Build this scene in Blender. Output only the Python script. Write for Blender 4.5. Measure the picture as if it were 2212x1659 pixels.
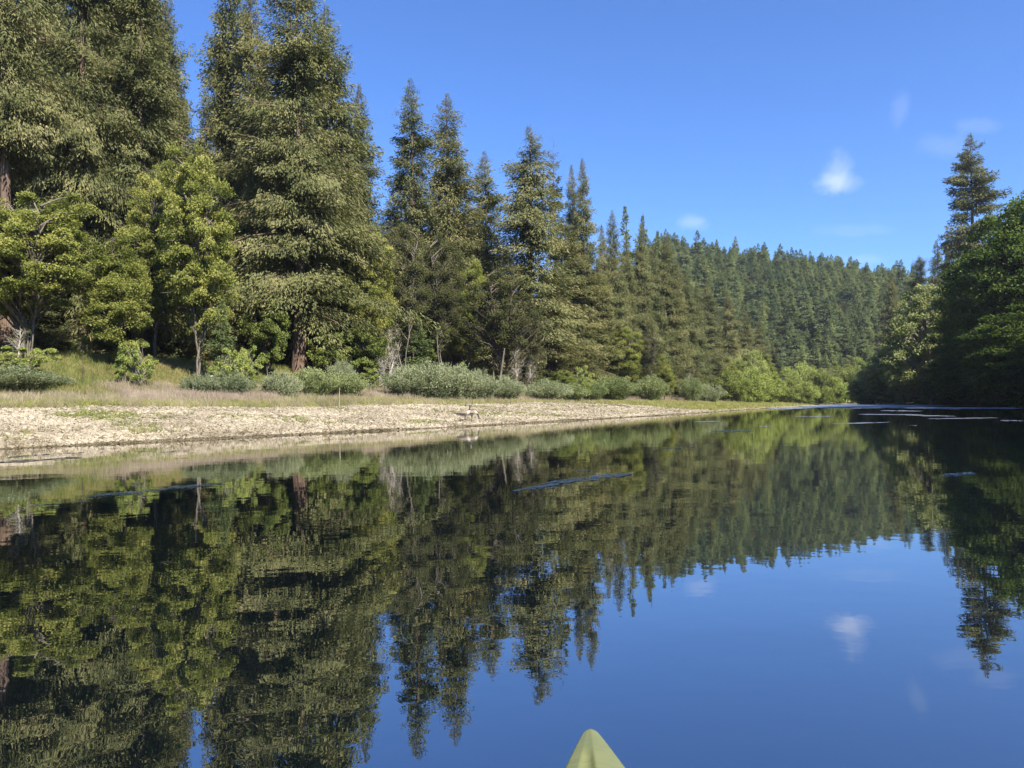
import bpy, math, random
import numpy as np
from mathutils import Matrix, Vector, Euler

R_ = math.radians
S = bpy.context.scene
for o in list(bpy.data.objects):
    bpy.data.objects.remove(o)
C = S.collection
rng = np.random.default_rng(7)
random.seed(7)

# ------------------------------------------------------------------ camera
W0, H0, F0 = 2212.0, 1659.0, 1661.0      # photograph measured at 2212 x 1659
CAM_H = 0.9
camd = bpy.data.cameras.new('camera')
camd.sensor_width = 36.0
camd.lens = 36.0 * F0 / W0
camd.clip_start = 0.05
camd.clip_end = 6000
cam = bpy.data.objects.new('camera', camd)
C.objects.link(cam)
MROT = Matrix.Rotation(R_(90 + 1.69), 3, 'X') @ Matrix.Rotation(R_(-0.89), 3, 'Z')
cam.matrix_world = Matrix.Translation((0, 0, CAM_H)) @ MROT.to_4x4()
S.camera = cam

def ray(u, v):
    return MROT @ Vector(((u - W0 / 2) / F0, -(v - H0 / 2) / F0, -1.0))

def at(u, v, y):
    """the point at forward distance y that the photograph shows at pixel (u, v)"""
    d = ray(u, v)
    return Vector((0, 0, CAM_H)) + d * (y / d.y)

def at_z(u, v, z):
    d = ray(u, v)
    return Vector((0, 0, CAM_H)) + d * ((z - CAM_H) / d.z)

# ------------------------------------------------------------------ light
SUN_DIR = Vector((0.60, -0.80, 0)).normalized()
SUN_EL = R_(41)
sun_vec = Vector((SUN_DIR.x * math.cos(SUN_EL), SUN_DIR.y * math.cos(SUN_EL), math.sin(SUN_EL)))
sd = bpy.data.lights.new('sun', 'SUN')
sd.energy = 5.0
sd.angle = R_(0.5)
sd.color = (1.0, 0.93, 0.82)
sun = bpy.data.objects.new('sun', sd)
C.objects.link(sun)
sun.rotation_euler = (-sun_vec).to_track_quat('-Z', 'Y').to_euler()

world = bpy.data.worlds.new('World')
S.world = world
world.use_nodes = True
wt = world.node_tree
wt.nodes.clear()

def nn(t, typ, **kw):
    n = t.nodes.new(typ)
    for k, v in kw.items():
        if k.startswith('i_'):
            n.inputs[k[2:].replace('_', ' ')].default_value = v
        else:
            setattr(n, k, v)
    return n

def math_n(t, op, a, b=None, c=None, clamp=False):
    n = t.nodes.new('ShaderNodeMath')
    n.operation = op
    n.use_clamp = clamp
    for i, x in enumerate((a, b, c)):
        if x is None:
            continue
        if isinstance(x, (int, float)):
            n.inputs[i].default_value = x
        else:
            t.links.new(x, n.inputs[i])
    return n.outputs[0]

def mixc(t, fac, a, b, blend='MIX'):
    n = t.nodes.new('ShaderNodeMix')
    n.data_type = 'RGBA'
    n.blend_type = blend
    n.clamp_factor = True
    for i, x in ((0, fac), (6, a), (7, b)):
        if isinstance(x, (int, float)):
            n.inputs[i].default_value = x
        elif isinstance(x, tuple):
            n.inputs[i].default_value = (*x, 1.0) if len(x) == 3 else x
        else:
            t.links.new(x, n.inputs[i])
    return n.outputs[2]

sky = nn(wt, 'ShaderNodeTexSky')
sky.sky_type = 'NISHITA'
sky.sun_disc = False
sky.sun_elevation = SUN_EL
sky.sun_rotation = math.atan2(SUN_DIR.x, SUN_DIR.y)
sky.altitude = 100
sky.air_density = 1.0
sky.dust_density = 0.15
sky.ozone_density = 3.0
SKY_STR = 0.062
skyc = mixc(wt, 1.0, sky.outputs[0], (0.56, 0.85, 1.32), 'MULTIPLY')
tc = nn(wt, 'ShaderNodeTexCoord')
nz = nn(wt, 'ShaderNodeTexNoise')
nz.inputs['Scale'].default_value = 26.0
nz.inputs['Detail'].default_value = 6.0
nz.inputs['Roughness'].default_value = 0.6
nz.inputs['Distortion'].default_value = 0.6
wt.links.new(tc.outputs['Generated'], nz.inputs['Vector'])
for (cu, cv, wu, wv, amt) in ((1808, 398, 40, 26, 0.26), (1808, 372, 30, 44, 0.20), (1500, 480, 34, 18, 0.16), (1945, 240, 16, 38, 0.06),
                              (2035, 315, 40, 26, 0.06), (1835, 498, 80, 14, 0.05), (2110, 270, 40, 14, 0.06), (1860, 560, 50, 12, 0.08),
                              (2500, 300, 120, 40, 0.3), (-600, 500, 160, 50, 0.3)):
    d = ray(cu, cv).normalized()
    right = (MROT @ Vector((1, 0, 0))).normalized()
    up = d.cross(right).normalized() * -1
    sub = nn(wt, 'ShaderNodeVectorMath', operation='SUBTRACT')
    wt.links.new(tc.outputs['Generated'], sub.inputs[0])
    sub.inputs[1].default_value = d
    dr = nn(wt, 'ShaderNodeVectorMath', operation='DOT_PRODUCT')
    wt.links.new(sub.outputs[0], dr.inputs[0]); dr.inputs[1].default_value = right * (F0 / wu)
    du = nn(wt, 'ShaderNodeVectorMath', operation='DOT_PRODUCT')
    wt.links.new(sub.outputs[0], du.inputs[0]); du.inputs[1].default_value = up * (F0 / wv)
    a = math_n(wt, 'MULTIPLY', dr.outputs['Value'], dr.outputs['Value'])
    b = math_n(wt, 'MULTIPLY', du.outputs['Value'], du.outputs['Value'])
    rr = math_n(wt, 'SQRT', math_n(wt, 'ADD', a, b))
    fall = math_n(wt, 'SUBTRACT', 1.25, rr)
    nsh = math_n(wt, 'MULTIPLY_ADD', nz.outputs[0], 1.9, -1.05)
    m = math_n(wt, 'ADD', fall, nsh, clamp=True)
    sm = nn(wt, 'ShaderNodeMapRange', interpolation_type='SMOOTHSTEP')
    wt.links.new(m, sm.inputs[0])
    fac = math_n(wt, 'MULTIPLY', sm.outputs[0], amt)
    skyc = mixc(wt, fac, skyc, (7.9, 8.2, 9.2))
bg = nn(wt, 'ShaderNodeBackground')
bg.inputs['Strength'].default_value = SKY_STR
wt.links.new(skyc, bg.inputs['Color'])
wo = nn(wt, 'ShaderNodeOutputWorld')
wt.links.new(bg.outputs[0], wo.inputs[0])

S.view_settings.view_transform = 'Standard'
S.view_settings.look = 'None'
S.view_settings.exposure = 1.52
S.view_settings.gamma = 1.0
S.view_settings.use_curve_mapping = False
S.render.engine = 'CYCLES'
S.cycles.max_bounces = 6
S.cycles.diffuse_bounces = 2
S.cycles.glossy_bounces = 3
S.cycles.transmission_bounces = 3
S.cycles.transparent_max_bounces = 4
S.cycles.caustics_reflective = False
S.cycles.caustics_refractive = False
S.cycles.sample_clamp_indirect = 3.0
S.cycles.use_denoising = True

# ------------------------------------------------------------------ object helpers
def link_mesh(name, me, parent=None):
    o = bpy.data.objects.new(name, me)
    C.objects.link(o)
    if parent is not None:
        o.parent = parent
    return o

def tag(o, label=None, cat=None, group=None, kind=None):
    if label: o['label'] = label
    if cat: o['category'] = cat
    if group: o['group'] = group
    if kind: o['kind'] = kind
    return o

def thing(name, loc, label, cat, group=None, rz=0.0):
    o = bpy.data.objects.new(name, None)
    C.objects.link(o)
    o.empty_display_size = 0.3
    o.location = loc
    o.rotation_euler = (0, 0, rz)
    return tag(o, label, cat, group)

def mesh_np(name, V, Fq, mats=(), smooth=False, tint=None, mat_idx=None):
    """V (n,3); Fq (m,k) all faces with k corners"""
    me = bpy.data.meshes.new(name)
    V = np.asarray(V, dtype=np.float32); Fq = np.asarray(Fq, dtype=np.int32)
    m, k = Fq.shape
    me.vertices.add(len(V)); me.vertices.foreach_set('co', V.ravel())
    me.loops.add(m * k); me.loops.foreach_set('vertex_index', Fq.ravel())
    me.polygons.add(m)
    me.polygons.foreach_set('loop_start', np.arange(0, m * k, k, dtype=np.int32))
    if smooth:
        me.polygons.foreach_set('use_smooth', np.ones(m, dtype=bool))
    for mt in mats:
        me.materials.append(mt)
    if mat_idx is not None:
        me.polygons.foreach_set('material_index', np.asarray(mat_idx, dtype=np.int32))
    if tint is not None:
        at_ = me.attributes.new('tint', 'FLOAT', 'FACE')
        at_.data.foreach_set('value', np.asarray(tint, dtype=np.float32))
    me.update(calc_edges=True)
    me.validate()
    return me

class Tubes:
    """tapered tubes collected into one mesh"""
    def __init__(s): s.V = []; s.F = []; s.n = 0
    def add(s, P, rad, sides=6):
        P = np.asarray(P, float); rad = np.asarray(rad, float)
        n = len(P)
        T = np.gradient(P, axis=0)
        T /= np.linalg.norm(T, axis=1, keepdims=True) + 1e-9
        ref = np.where(np.abs(T[:, 2:3]) > 0.9, np.array([[1.0, 0, 0]]), np.array([[0, 0, 1.0]]))
        A = np.cross(T, ref); A /= np.linalg.norm(A, axis=1, keepdims=True) + 1e-9
        B = np.cross(T, A)
        ang = np.linspace(0, 2 * np.pi, sides, endpoint=False)
        ring = P[:, None, :] + rad[:, None, None] * (np.cos(ang)[None, :, None] * A[:, None, :] + np.sin(ang)[None, :, None] * B[:, None, :])
        s.V.append(ring.reshape(-1, 3))
        i = np.arange(n - 1)[:, None]; j = np.arange(sides)[None, :]
        a = i * sides + j; b = i * sides + (j + 1) % sides
        s.F.append(np.stack([a, b, b + sides, a + sides], -1).reshape(-1, 4) + s.n)
        s.n += n * sides
    def mesh(s, name, mat):
        return mesh_np(name, np.concatenate(s.V), np.concatenate(s.F), [mat], smooth=True)

# ------------------------------------------------------------------ materials
def new_mat(name):
    m = bpy.data.materials.new(name)
    m.use_nodes = True
    t = m.node_tree
    t.nodes.clear()
    out = nn(t, 'ShaderNodeOutputMaterial')
    return m, t, out

def ramp(t, fac, stops):
    n = t.nodes.new('ShaderNodeValToRGB')
    e = n.color_ramp.elements
    while len(e) < len(stops): e.new(0.5)
    for x, (p, c) in zip(e, stops):
        x.position = p; x.color = (*c, 1.0)
    t.links.new(fac, n.inputs[0])
    return n.outputs[0]

def foliage_mat(name, stops, hue_var=0.5, trans=0.4, obj_b=None, noise_scale=0.35, gloss=0.0, tcol=(1.15, 1.25, 0.6)):
    """leaves: colour from the per-leaf tint, drifting with the tree and with place in the crown"""
    m, t, out = new_mat(name)
    a = nn(t, 'ShaderNodeAttribute', attribute_name='tint')
    oi = nn(t, 'ShaderNodeObjectInfo')
    geo = nn(t, 'ShaderNodeNewGeometry')
    nz = nn(t, 'ShaderNodeTexNoise')
    nz.inputs['Scale'].default_value = noise_scale
    nz.inputs['Detail'].default_value = 2.0
    t.links.new(geo.outputs['Position'], nz.inputs['Vector'])
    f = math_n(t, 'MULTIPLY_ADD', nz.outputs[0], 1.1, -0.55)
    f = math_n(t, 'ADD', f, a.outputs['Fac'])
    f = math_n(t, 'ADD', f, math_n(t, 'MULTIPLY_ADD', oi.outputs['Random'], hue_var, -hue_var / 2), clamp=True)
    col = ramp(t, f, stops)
    if obj_b is not None:
        r2 = math_n(t, 'FRACT', math_n(t, 'MULTIPLY', oi.outputs['Random'], 7.31))
        col = mixc(t, math_n(t, 'MULTIPLY', r2, 0.75), col, mixc(t, 1.0, col, obj_b, 'MULTIPLY'))
    d = nn(t, 'ShaderNodeBsdfDiffuse'); t.links.new(col, d.inputs[0])
    tr = nn(t, 'ShaderNodeBsdfTranslucent')
    t.links.new(mixc(t, 1.0, col, tcol, 'MULTIPLY'), tr.inputs[0])
    mx = nn(t, 'ShaderNodeMixShader'); mx.inputs[0].default_value = trans
    t.links.new(d.outputs[0], mx.inputs[1]); t.links.new(tr.outputs[0], mx.inputs[2])
    last = mx
    if gloss > 0:
        g = nn(t, 'ShaderNodeBsdfGlossy'); g.inputs['Roughness'].default_value = 0.45
        m2 = nn(t, 'ShaderNodeMixShader'); m2.inputs[0].default_value = gloss
        t.links.new(mx.outputs[0], m2.inputs[1]); t.links.new(g.outputs[0], m2.inputs[2])
        last = m2
    t.links.new(last.outputs[0], out.inputs[0])
    return m

def bark_mat(name, c1, c2, sx=9.0, sz=0.7, bump=0.5):
    m, t, out = new_mat(name)
    tcd = nn(t, 'ShaderNodeTexCoord')
    mp = nn(t, 'ShaderNodeMapping'); mp.inputs['Scale'].default_value = (sx, sx, sz)
    t.links.new(tcd.outputs['Object'], mp.inputs[0])
    nz = nn(t, 'ShaderNodeTexNoise'); nz.inputs['Scale'].default_value = 1.0; nz.inputs['Detail'].default_value = 5
    t.links.new(mp.outputs[0], nz.inputs['Vector'])
    f = math_n(t, 'MULTIPLY_ADD', nz.outputs[0], 2.2, -0.6, clamp=True)
    col = mixc(t, f, c1, c2)
    b = nn(t, 'ShaderNodeBsdfDiffuse'); t.links.new(col, b.inputs[0])
    bp = nn(t, 'ShaderNodeBump'); bp.inputs['Strength'].default_value = bump; bp.inputs['Distance'].default_value = 0.1
    t.links.new(nz.outputs[0], bp.inputs['Height']); t.links.new(bp.outputs[0], b.inputs['Normal'])
    t.links.new(b.outputs[0], out.inputs[0])
    return m

M = {}
M['redwood'] = foliage_mat('redwood_needles', [(0.0, (0.038, 0.048, 0.022)), (0.45, (0.122, 0.134, 0.058)), (0.8, (0.198, 0.194, 0.092)), (1.0, (0.285, 0.252, 0.145))],
                           hue_var=0.22, trans=0.26, obj_b=(1.02, 0.93, 0.84))
M['fir'] = foliage_mat('fir_needles', [(0.0, (0.055, 0.082, 0.042)), (0.5, (0.135, 0.170, 0.082)), (1.0, (0.220, 0.240, 0.12))],
                       hue_var=0.5, trans=0.3, obj_b=(1.1, 1.05, 0.75), noise_scale=0.1)
M['alder'] = foliage_mat('alder_leaves', [(0.0, (0.075, 0.095, 0.024)), (0.5, (0.210, 0.225, 0.062)), (1.0, (0.38, 0.355, 0.115))], hue_var=0.2, trans=0.4, noise_scale=0.5)
M['olive'] = foliage_mat('tanoak_leaves', [(0.0, (0.045, 0.052, 0.022)), (0.5, (0.095, 0.100, 0.042)), (1.0, (0.170, 0.165, 0.075))], hue_var=0.3, trans=0.35, noise_scale=0.5)
M['maple'] = foliage_mat('maple_leaves', [(0.0, (0.085, 0.11, 0.030)), (0.5, (0.175, 0.205, 0.058)), (1.0, (0.28, 0.29, 0.10))], hue_var=0.2, trans=0.42, noise_scale=0.5)
M['willow'] = foliage_mat('willow_leaves', [(0.0, (0.115, 0.14, 0.075)), (0.5, (0.22, 0.245, 0.145)), (1.0, (0.33, 0.345, 0.22))], hue_var=0.35, trans=0.35, noise_scale=0.4)
M['bright'] = foliage_mat('young_alder_leaves', [(0.0, (0.12, 0.16, 0.040)), (0.5, (0.245, 0.285, 0.080)), (1.0, (0.38, 0.39, 0.14))], hue_var=0.25, trans=0.4, noise_scale=0.5)
M['sun_tinted_alder'] = foliage_mat('sun_tinted_alder_leaves', [(0.0, (0.11, 0.135, 0.055)), (0.5, (0.22, 0.245, 0.10)), (1.0, (0.33, 0.33, 0.16))], hue_var=0.2, trans=0.4, noise_scale=0.4)  # alder leaves raised in tone: sunlight painted into the colour
M['green_willow'] = foliage_mat('green_willow_leaves', [(0.0, (0.10, 0.13, 0.055)), (0.5, (0.20, 0.235, 0.105)), (1.0, (0.31, 0.335, 0.17))], hue_var=0.35, trans=0.35, noise_scale=0.4)
M['shade'] = foliage_mat('shade_tinted_alder_leaves', [(0.0, (0.034, 0.056, 0.015)), (0.5, (0.080, 0.118, 0.030)), (1.0, (0.165, 0.195, 0.058))], hue_var=0.2, trans=0.4, noise_scale=0.4)  # darker alder green: the shade of the right bank is in the colour
M['bark_red'] = bark_mat('redwood_bark', (0.055, 0.037, 0.028), (0.19, 0.135, 0.102))
M['bark_grey'] = bark_mat('pale_bark', (0.12, 0.105, 0.085), (0.36, 0.33, 0.28), 6, 2.5, 0.3)
M['bark_twig'] = bark_mat('grey_twig_bark', (0.06, 0.052, 0.042), (0.17, 0.15, 0.125), 6, 2.5, 0.3)
M['bark_dark'] = bark_mat('dark_bark', (0.04, 0.034, 0.026), (0.12, 0.10, 0.08), 6, 1.5, 0.3)
M['wood_pale'] = bark_mat('bleached_wood', (0.25, 0.22, 0.18), (0.52, 0.48, 0.42), 12, 2.0, 0.3)

# ------------------------------------------------------------------ terrain
LEFT = [(-70, -60), (-42, -20), (-26.5, 0), (-13.2, 20), (-8.6, 26.5), (0, 39), (19, 76), (43, 129), (74, 190), (101, 240), (110, 256)]
FAR = [(128, 268), (180, 292), (320, 330), (620, 420)]
RIGHT = [(620, 330), (320, 285), (190, 256), (132, 238), (112, 216), (97, 188), (77, 138), (58, 88), (44, 50), (31, 18), (24, -10), (20, -60)]
def chaikin(p, n=2):
    p = np.array(p, float)
    for _ in range(n):
        q = [p[0]]
        for a, b in zip(p[:-1], p[1:]):
            q += [a * .75 + b * .25, a * .25 + b * .75]
        q.append(p[-1]); p = np.array(q)
    return p
lp = chaikin(LEFT + FAR); rp = chaikin(RIGHT)
# small coves and bumps along the left shore
POLY = np.concatenate([lp, rp])
SIDE = np.concatenate([np.zeros(len(lp)), np.ones(len(rp))])

def river(x, y):
    """distance outside the river (positive on land), side 0 = left and far bank, 1 = right bank"""
    x = np.atleast_1d(np.asarray(x, float)); y = np.atleast_1d(np.asarray(y, float))
    best = np.full(x.shape, 1e9); side = np.zeros(x.shape); inside = np.zeros(x.shape, bool)
    n = len(POLY)
    for i in range(n):
        a = POLY[i]; b = POLY[(i + 1) % n]
        ab = b - a
        t = np.clip(((x - a[0]) * ab[0] + (y - a[1]) * ab[1]) / (ab @ ab), 0, 1)
        d = np.hypot(x - a[0] - t * ab[0], y - a[1] - t * ab[1])
        cl = d < best
        best = np.where(cl, d, best); side = np.where(cl, SIDE[i], side)
        c = ((a[1] > y) != (b[1] > y))
        with np.errstate(divide='ignore', invalid='ignore'):
            xi = (b[0] - a[0]) * (y - a[1]) / (b[1] - a[1] + 1e-12) + a[0]
        inside ^= c & (x < xi)
    s = np.where(inside, -best, best)
    return s, side

def sstep(a, b, x):
    t = np.clip((x - a) / (b - a), 0, 1)
    return t * t * (3 - 2 * t)

def wob(x, y, f, ph=0.0):
    return (np.sin(x * f + 1.3 + ph) * np.cos(y * f * 0.83 + 0.7 * ph) + np.sin((x + y) * f * 0.61 + 2.1 * ph + 0.4) + np.cos((x - 1.7 * y) * f * 0.37 + ph)) / 3

def terrain(x, y, full=False):
    scalar = np.isscalar(x)
    s, side = river(x, y)
    x = np.atleast_1d(np.asarray(x, float)); y = np.atleast_1d(np.asarray(y, float))
    s = s + 0.35 * wob(x, y, 0.9) * (s > -3) + 0.15 * wob(x, y, 2.7, 1.0)
    zl = np.interp(s, [-20, -4, 0, 1.5, 6, 13, 19, 24, 28, 60, 200], [-3, -0.7, 0, 0.16, 0.6, 1.25, 1.7, 3.0, 4.3, 5.4, 8])
    zr = np.interp(s, [-20, -3, 0, 2, 8, 30, 80, 300], [-3, -0.9, 0, 0.8, 2.2, 7, 16, 30])
    z = np.where(side > 0.5, zr, zl)
    z = z + sstep(2, 20, s) * (0.16 * wob(x, y, 0.35, 2.0) + 0.06 * wob(x, y, 1.4, 3.0))
    # wooded hill across the end of the reach
    ridge = 85 - 0.14 * (x - 103) + 4.0 * wob(x, y * 0, 0.03, 4.0)
    ridge = np.clip(ridge, 18, 92) * np.interp(x, [-60, 92], [0.3, 1.0])
    h = ridge * np.interp(y - 0.18 * (x - 103), [262, 285, 330, 400, 470, 530, 1200], [0, 0.05, 0.30, 0.68, 0.96, 1.0, 0.9])
    wgt = np.where(side > 0.5, 0.0, sstep(3, 30, s))
    z = z + h * wgt
    z = np.where((side < 0.5) & (s > 20), z + 2.0 * wob(x, y, 0.06, 5.0) * sstep(40, 120, s), z)
    if full:
        return z, s, side
    return float(z[0]) if scalar else z

def T(x, y):
    return float(terrain(np.array([x]), np.array([y]))[0])

def axis(parts):
    out = []
    for a, b, st in parts:
        out.append(np.arange(a, b, st))
    return np.concatenate(out)
gx = axis([(-1200, -600, 100), (-600, -160, 20), (-160, -60, 3), (-60, -24, 0.8), (-24, 24, 0.4), (24, 70, 1.0), (70, 140, 1.6), (140, 400, 6), (400, 1000, 25), (1000, 1201, 100)])
gy = axis([(-600, -100, 50), (-100, -10, 5), (-10, 14, 1.2), (14, 62, 0.4), (62, 130, 0.9), (130, 270, 1.4), (270, 560, 5), (560, 1000, 25), (1000, 1401, 100)])
GX, GY = np.meshgrid(gx, gy)
gz, gs, gside = terrain(GX.ravel(), GY.ravel(), True)
gz = np.where(gs < -1, np.minimum(gz, -0.25), gz)
nx, ny = len(gx), len(gy)
ii = (np.arange(ny - 1)[:, None] * nx + np.arange(nx - 1)[None, :]).ravel()
gF = np.stack([ii, ii + 1, ii + 1 + nx, ii + nx], 1)

mg, t, out = new_mat('ground')
att = nn(t, 'ShaderNodeAttribute', attribute_name='bank')
sdist = att.outputs['Fac']
geo = nn(t, 'ShaderNodeNewGeometry')
def pn(scale, detail=4, stretch=(1, 1, 1), rough=0.6):
    mp = nn(t, 'ShaderNodeMapping'); mp.inputs['Scale'].default_value = stretch
    t.links.new(geo.outputs['Position'], mp.inputs[0])
    n = nn(t, 'ShaderNodeTexNoise'); n.inputs['Scale'].default_value = scale; n.inputs['Detail'].default_value = detail
    n.inputs['Roughness'].default_value = rough
    t.links.new(mp.outputs[0], n.inputs['Vector'])
    return n.outputs[0]
vor = nn(t, 'ShaderNodeTexVoronoi'); vor.inputs['Scale'].default_value = 9.0
t.links.new(geo.outputs['Position'], vor.inputs['Vector'])
grain = pn(22, 4)
stone = mixc(t, vor.outputs['Color'], (0.21, 0.185, 0.14), (0.40, 0.355, 0.28))
stone = mixc(t, math_n(t, 'MULTIPLY_ADD', vor.outputs['Distance'], 2.2, -0.3, clamp=True), stone, (0.13, 0.112, 0.08))
stone = mixc(t, math_n(t, 'MULTIPLY_ADD', grain, 1.5, -0.5, clamp=True), stone, (0.36, 0.32, 0.25))
wet = (0.13, 0.11, 0.072)
sand = mixc(t, grain, (0.24, 0.19, 0.145), (0.36, 0.30, 0.235))
dryg = mixc(t, pn(1.3, 5), (0.27, 0.24, 0.13), (0.40, 0.33, 0.21))
grassc = mixc(t, pn(0.5, 5), (0.13, 0.15, 0.045), (0.25, 0.205, 0.10))
litter = mixc(t, pn(3.0, 5), (0.035, 0.026, 0.016), (0.085, 0.062, 0.036))
edge = math_n(t, 'MULTIPLY_ADD', pn(0.45, 5), 7.0, -3.5)
sd_ = math_n(t, 'ADD', sdist, edge)
def stepf(v, a, b):
    m_ = nn(t, 'ShaderNodeMapRange', interpolation_type='SMOOTHSTEP')
    t.links.new(v, m_.inputs[0]); m_.inputs[1].default_value = a; m_.inputs[2].default_value = b
    return m_.outputs[0]
wetm = stepf(math_n(t, 'ADD', sdist, math_n(t, 'MULTIPLY_ADD', pn(2.0, 3), 0.9, -0.45)), 0.05, 0.45)
col = mixc(t, wetm, wet, stone)
gp = math_n(t, 'MULTIPLY', stepf(pn(0.9, 4), 0.52, 0.62), stepf(sdist, 2.0, 6.0))
col = mixc(t, math_n(t, 'MULTIPLY', gp, 0.35), col, (0.24, 0.25, 0.08))
sepg = nn(t, 'ShaderNodeSeparateXYZ'); t.links.new(geo.outputs['Position'], sepg.inputs[0])
dn = math_n(t, 'ADD', sepg.outputs[1], math_n(t, 'MULTIPLY_ADD', pn(0.15, 3), 50.0, -25.0))
col = mixc(t, math_n(t, 'MULTIPLY', stepf(dn, 88.0, 125.0), stepf(sdist, 0.6, 2.0)), col, mixc(t, pn(1.0, 4), (0.17, 0.175, 0.06), (0.27, 0.25, 0.11)))
col = mixc(t, stepf(sd_, 11.5, 13.0), col, dryg)
col = mixc(t, math_n(t, 'MULTIPLY', stepf(pn(0.22, 3), 0.5, 0.6), stepf(sd_, 14, 17)), col, sand)
col = mixc(t, stepf(sd_, 20.0, 23.0), col, grassc)
col = mixc(t, stepf(sdist, 29.0, 32.0), col, litter)
sidea = nn(t, 'ShaderNodeAttribute', attribute_name='side')
col = mixc(t, math_n(t, 'MULTIPLY', sidea.outputs['Fac'], stepf(sdist, -0.5, 0.5)), col, litter)
b = nn(t, 'ShaderNodeBsdfDiffuse'); t.links.new(col, b.inputs[0])
bp = nn(t, 'ShaderNodeBump'); bp.inputs['Strength'].default_value = 0.7; bp.inputs['Distance'].default_value = 0.05
t.links.new(math_n(t, 'ADD', math_n(t, 'MULTIPLY', vor.outputs['Distance'], -0.6), grain), bp.inputs['Height'])
t.links.new(bp.outputs[0], b.inputs['Normal'])
t.links.new(b.outputs[0], out.inputs[0])
me = mesh_np('ground', np.stack([GX.ravel(), GY.ravel(), gz], 1), gF, [mg], smooth=True)
for nm, arr in (('bank', gs), ('side', gside)):
    a_ = me.attributes.new(nm, 'FLOAT', 'POINT')
    a_.data.foreach_set('value', arr.astype(np.float32))
ground = tag(link_mesh('ground', me), kind='structure')

# ------------------------------------------------------------------ water
mw, t, out = new_mat('river_water')
geo = nn(t, 'ShaderNodeNewGeometry')
pos = geo.outputs['Position']
def wn(scale, stretch, detail=2, rot=0.0, rough=0.5):
    mp = nn(t, 'ShaderNodeMapping'); mp.inputs['Scale'].default_value = stretch; mp.inputs['Rotation'].default_value = (0, 0, rot)
    t.links.new(pos, mp.inputs[0])
    n = nn(t, 'ShaderNodeTexNoise'); n.inputs['Scale'].default_value = scale; n.inputs['Detail'].default_value = detail
    n.inputs['Roughness'].default_value = rough
    t.links.new(mp.outputs[0], n.inputs['Vector'])
    return n.outputs[0]
h1 = math_n(t, 'MULTIPLY', wn(1.5, (0.6, 1.0, 1), 2, 0.2), 0.0016)
h2 = math_n(t, 'MULTIPLY', wn(7.0, (0.8, 1.0, 1), 2, -0.3), 0.00042)
# a light breeze roughens long strips of the surface
strip = wn(0.05, (0.35, 1.3, 1), 4, 0.45, 0.6)
sm = nn(t, 'ShaderNodeMapRange', interpolation_type='SMOOTHSTEP'); t.links.new(strip, sm.inputs[0]); sm.inputs[1].default_value = 0.60; sm.inputs[2].default_value = 0.68
sep = nn(t, 'ShaderNodeSeparateXYZ'); t.links.new(pos, sep.inputs[0])
far = nn(t, 'ShaderNodeMapRange', interpolation_type='SMOOTHSTEP'); t.links.new(sep.outputs[1], far.inputs[0]); far.inputs[1].default_value = 45; far.inputs[2].default_value = 90
far2 = nn(t, 'ShaderNodeMapRange', interpolation_type='SMOOTHSTEP'); t.links.new(sep.outputs[1], far2.inputs[0]); far2.inputs[1].default_value = 150; far2.inputs[2].default_value = 185
breeze = math_n(t, 'MAXIMUM', math_n(t, 'MULTIPLY', math_n(t, 'MULTIPLY', sm.outputs[0], far.outputs[0]), 0.5), far2.outputs[0])
h3 = math_n(t, 'MULTIPLY', math_n(t, 'MULTIPLY', wn(5.0, (0.5, 1.0, 1), 2, 0.1), 0.02), breeze)
hh = math_n(t, 'ADD', math_n(t, 'ADD', h1, h2), h3)
bp = nn(t, 'ShaderNodeBump'); bp.inputs['Strength'].default_value = 1.0; bp.inputs['Distance'].default_value = 1.0
t.links.new(hh, bp.inputs['Height'])
gl = nn(t, 'ShaderNodeBsdfGlossy'); gl.inputs['Roughness'].default_value = 0.0
gl.inputs['Color'].default_value = (0.97, 0.97, 0.97, 1)
t.links.new(math_n(t, 'MULTIPLY', breeze, 0.22), gl.inputs['Roughness'])
t.links.new(bp.outputs[0], gl.inputs['Normal'])
body = nn(t, 'ShaderNodeBsdfDiffuse'); body.inputs['Color'].default_value = (0.002, 0.004, 0.005, 1)
fr = nn(t, 'ShaderNodeFresnel'); fr.inputs['IOR'].default_value = 2.1
t.links.new(bp.outputs[0], fr.inputs['Normal'])
mx = nn(t, 'ShaderNodeMixShader')
t.links.new(math_n(t, 'MULTIPLY_ADD', fr.outputs[0], 0.72, 0.28), mx.inputs[0]); t.links.new(body.outputs[0], mx.inputs[1]); t.links.new(gl.outputs[0], mx.inputs[2])
t.links.new(mx.outputs[0], out.inputs[0])
wv = [(-300, -200, 0), (900, -200, 0), (900, 600, 0), (-300, 600, 0)]
water = tag(link_mesh('water', mesh_np('water', wv, [(0, 1, 2, 3)], [mw])), kind='structure')

# ------------------------------------------------------------------ plant generators
def quads_from(P, D, Sd, l, w, mid=0.5):
    """rhombic leaves: P base, D unit direction, Sd unit side, l length, w half width"""
    n = len(P)
    l = l[:, None]; w = w[:, None]
    V = np.empty((n, 4, 3))
    V[:, 0] = P; V[:, 1] = P + D * l * mid + Sd * w; V[:, 2] = P + D * l; V[:, 3] = P + D * l * mid - Sd * w
    return V.reshape(-1, 3), np.arange(n * 4).reshape(n, 4)

def unit(a):
    return a / (np.linalg.norm(a, axis=-1, keepdims=True) + 1e-9)

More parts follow.
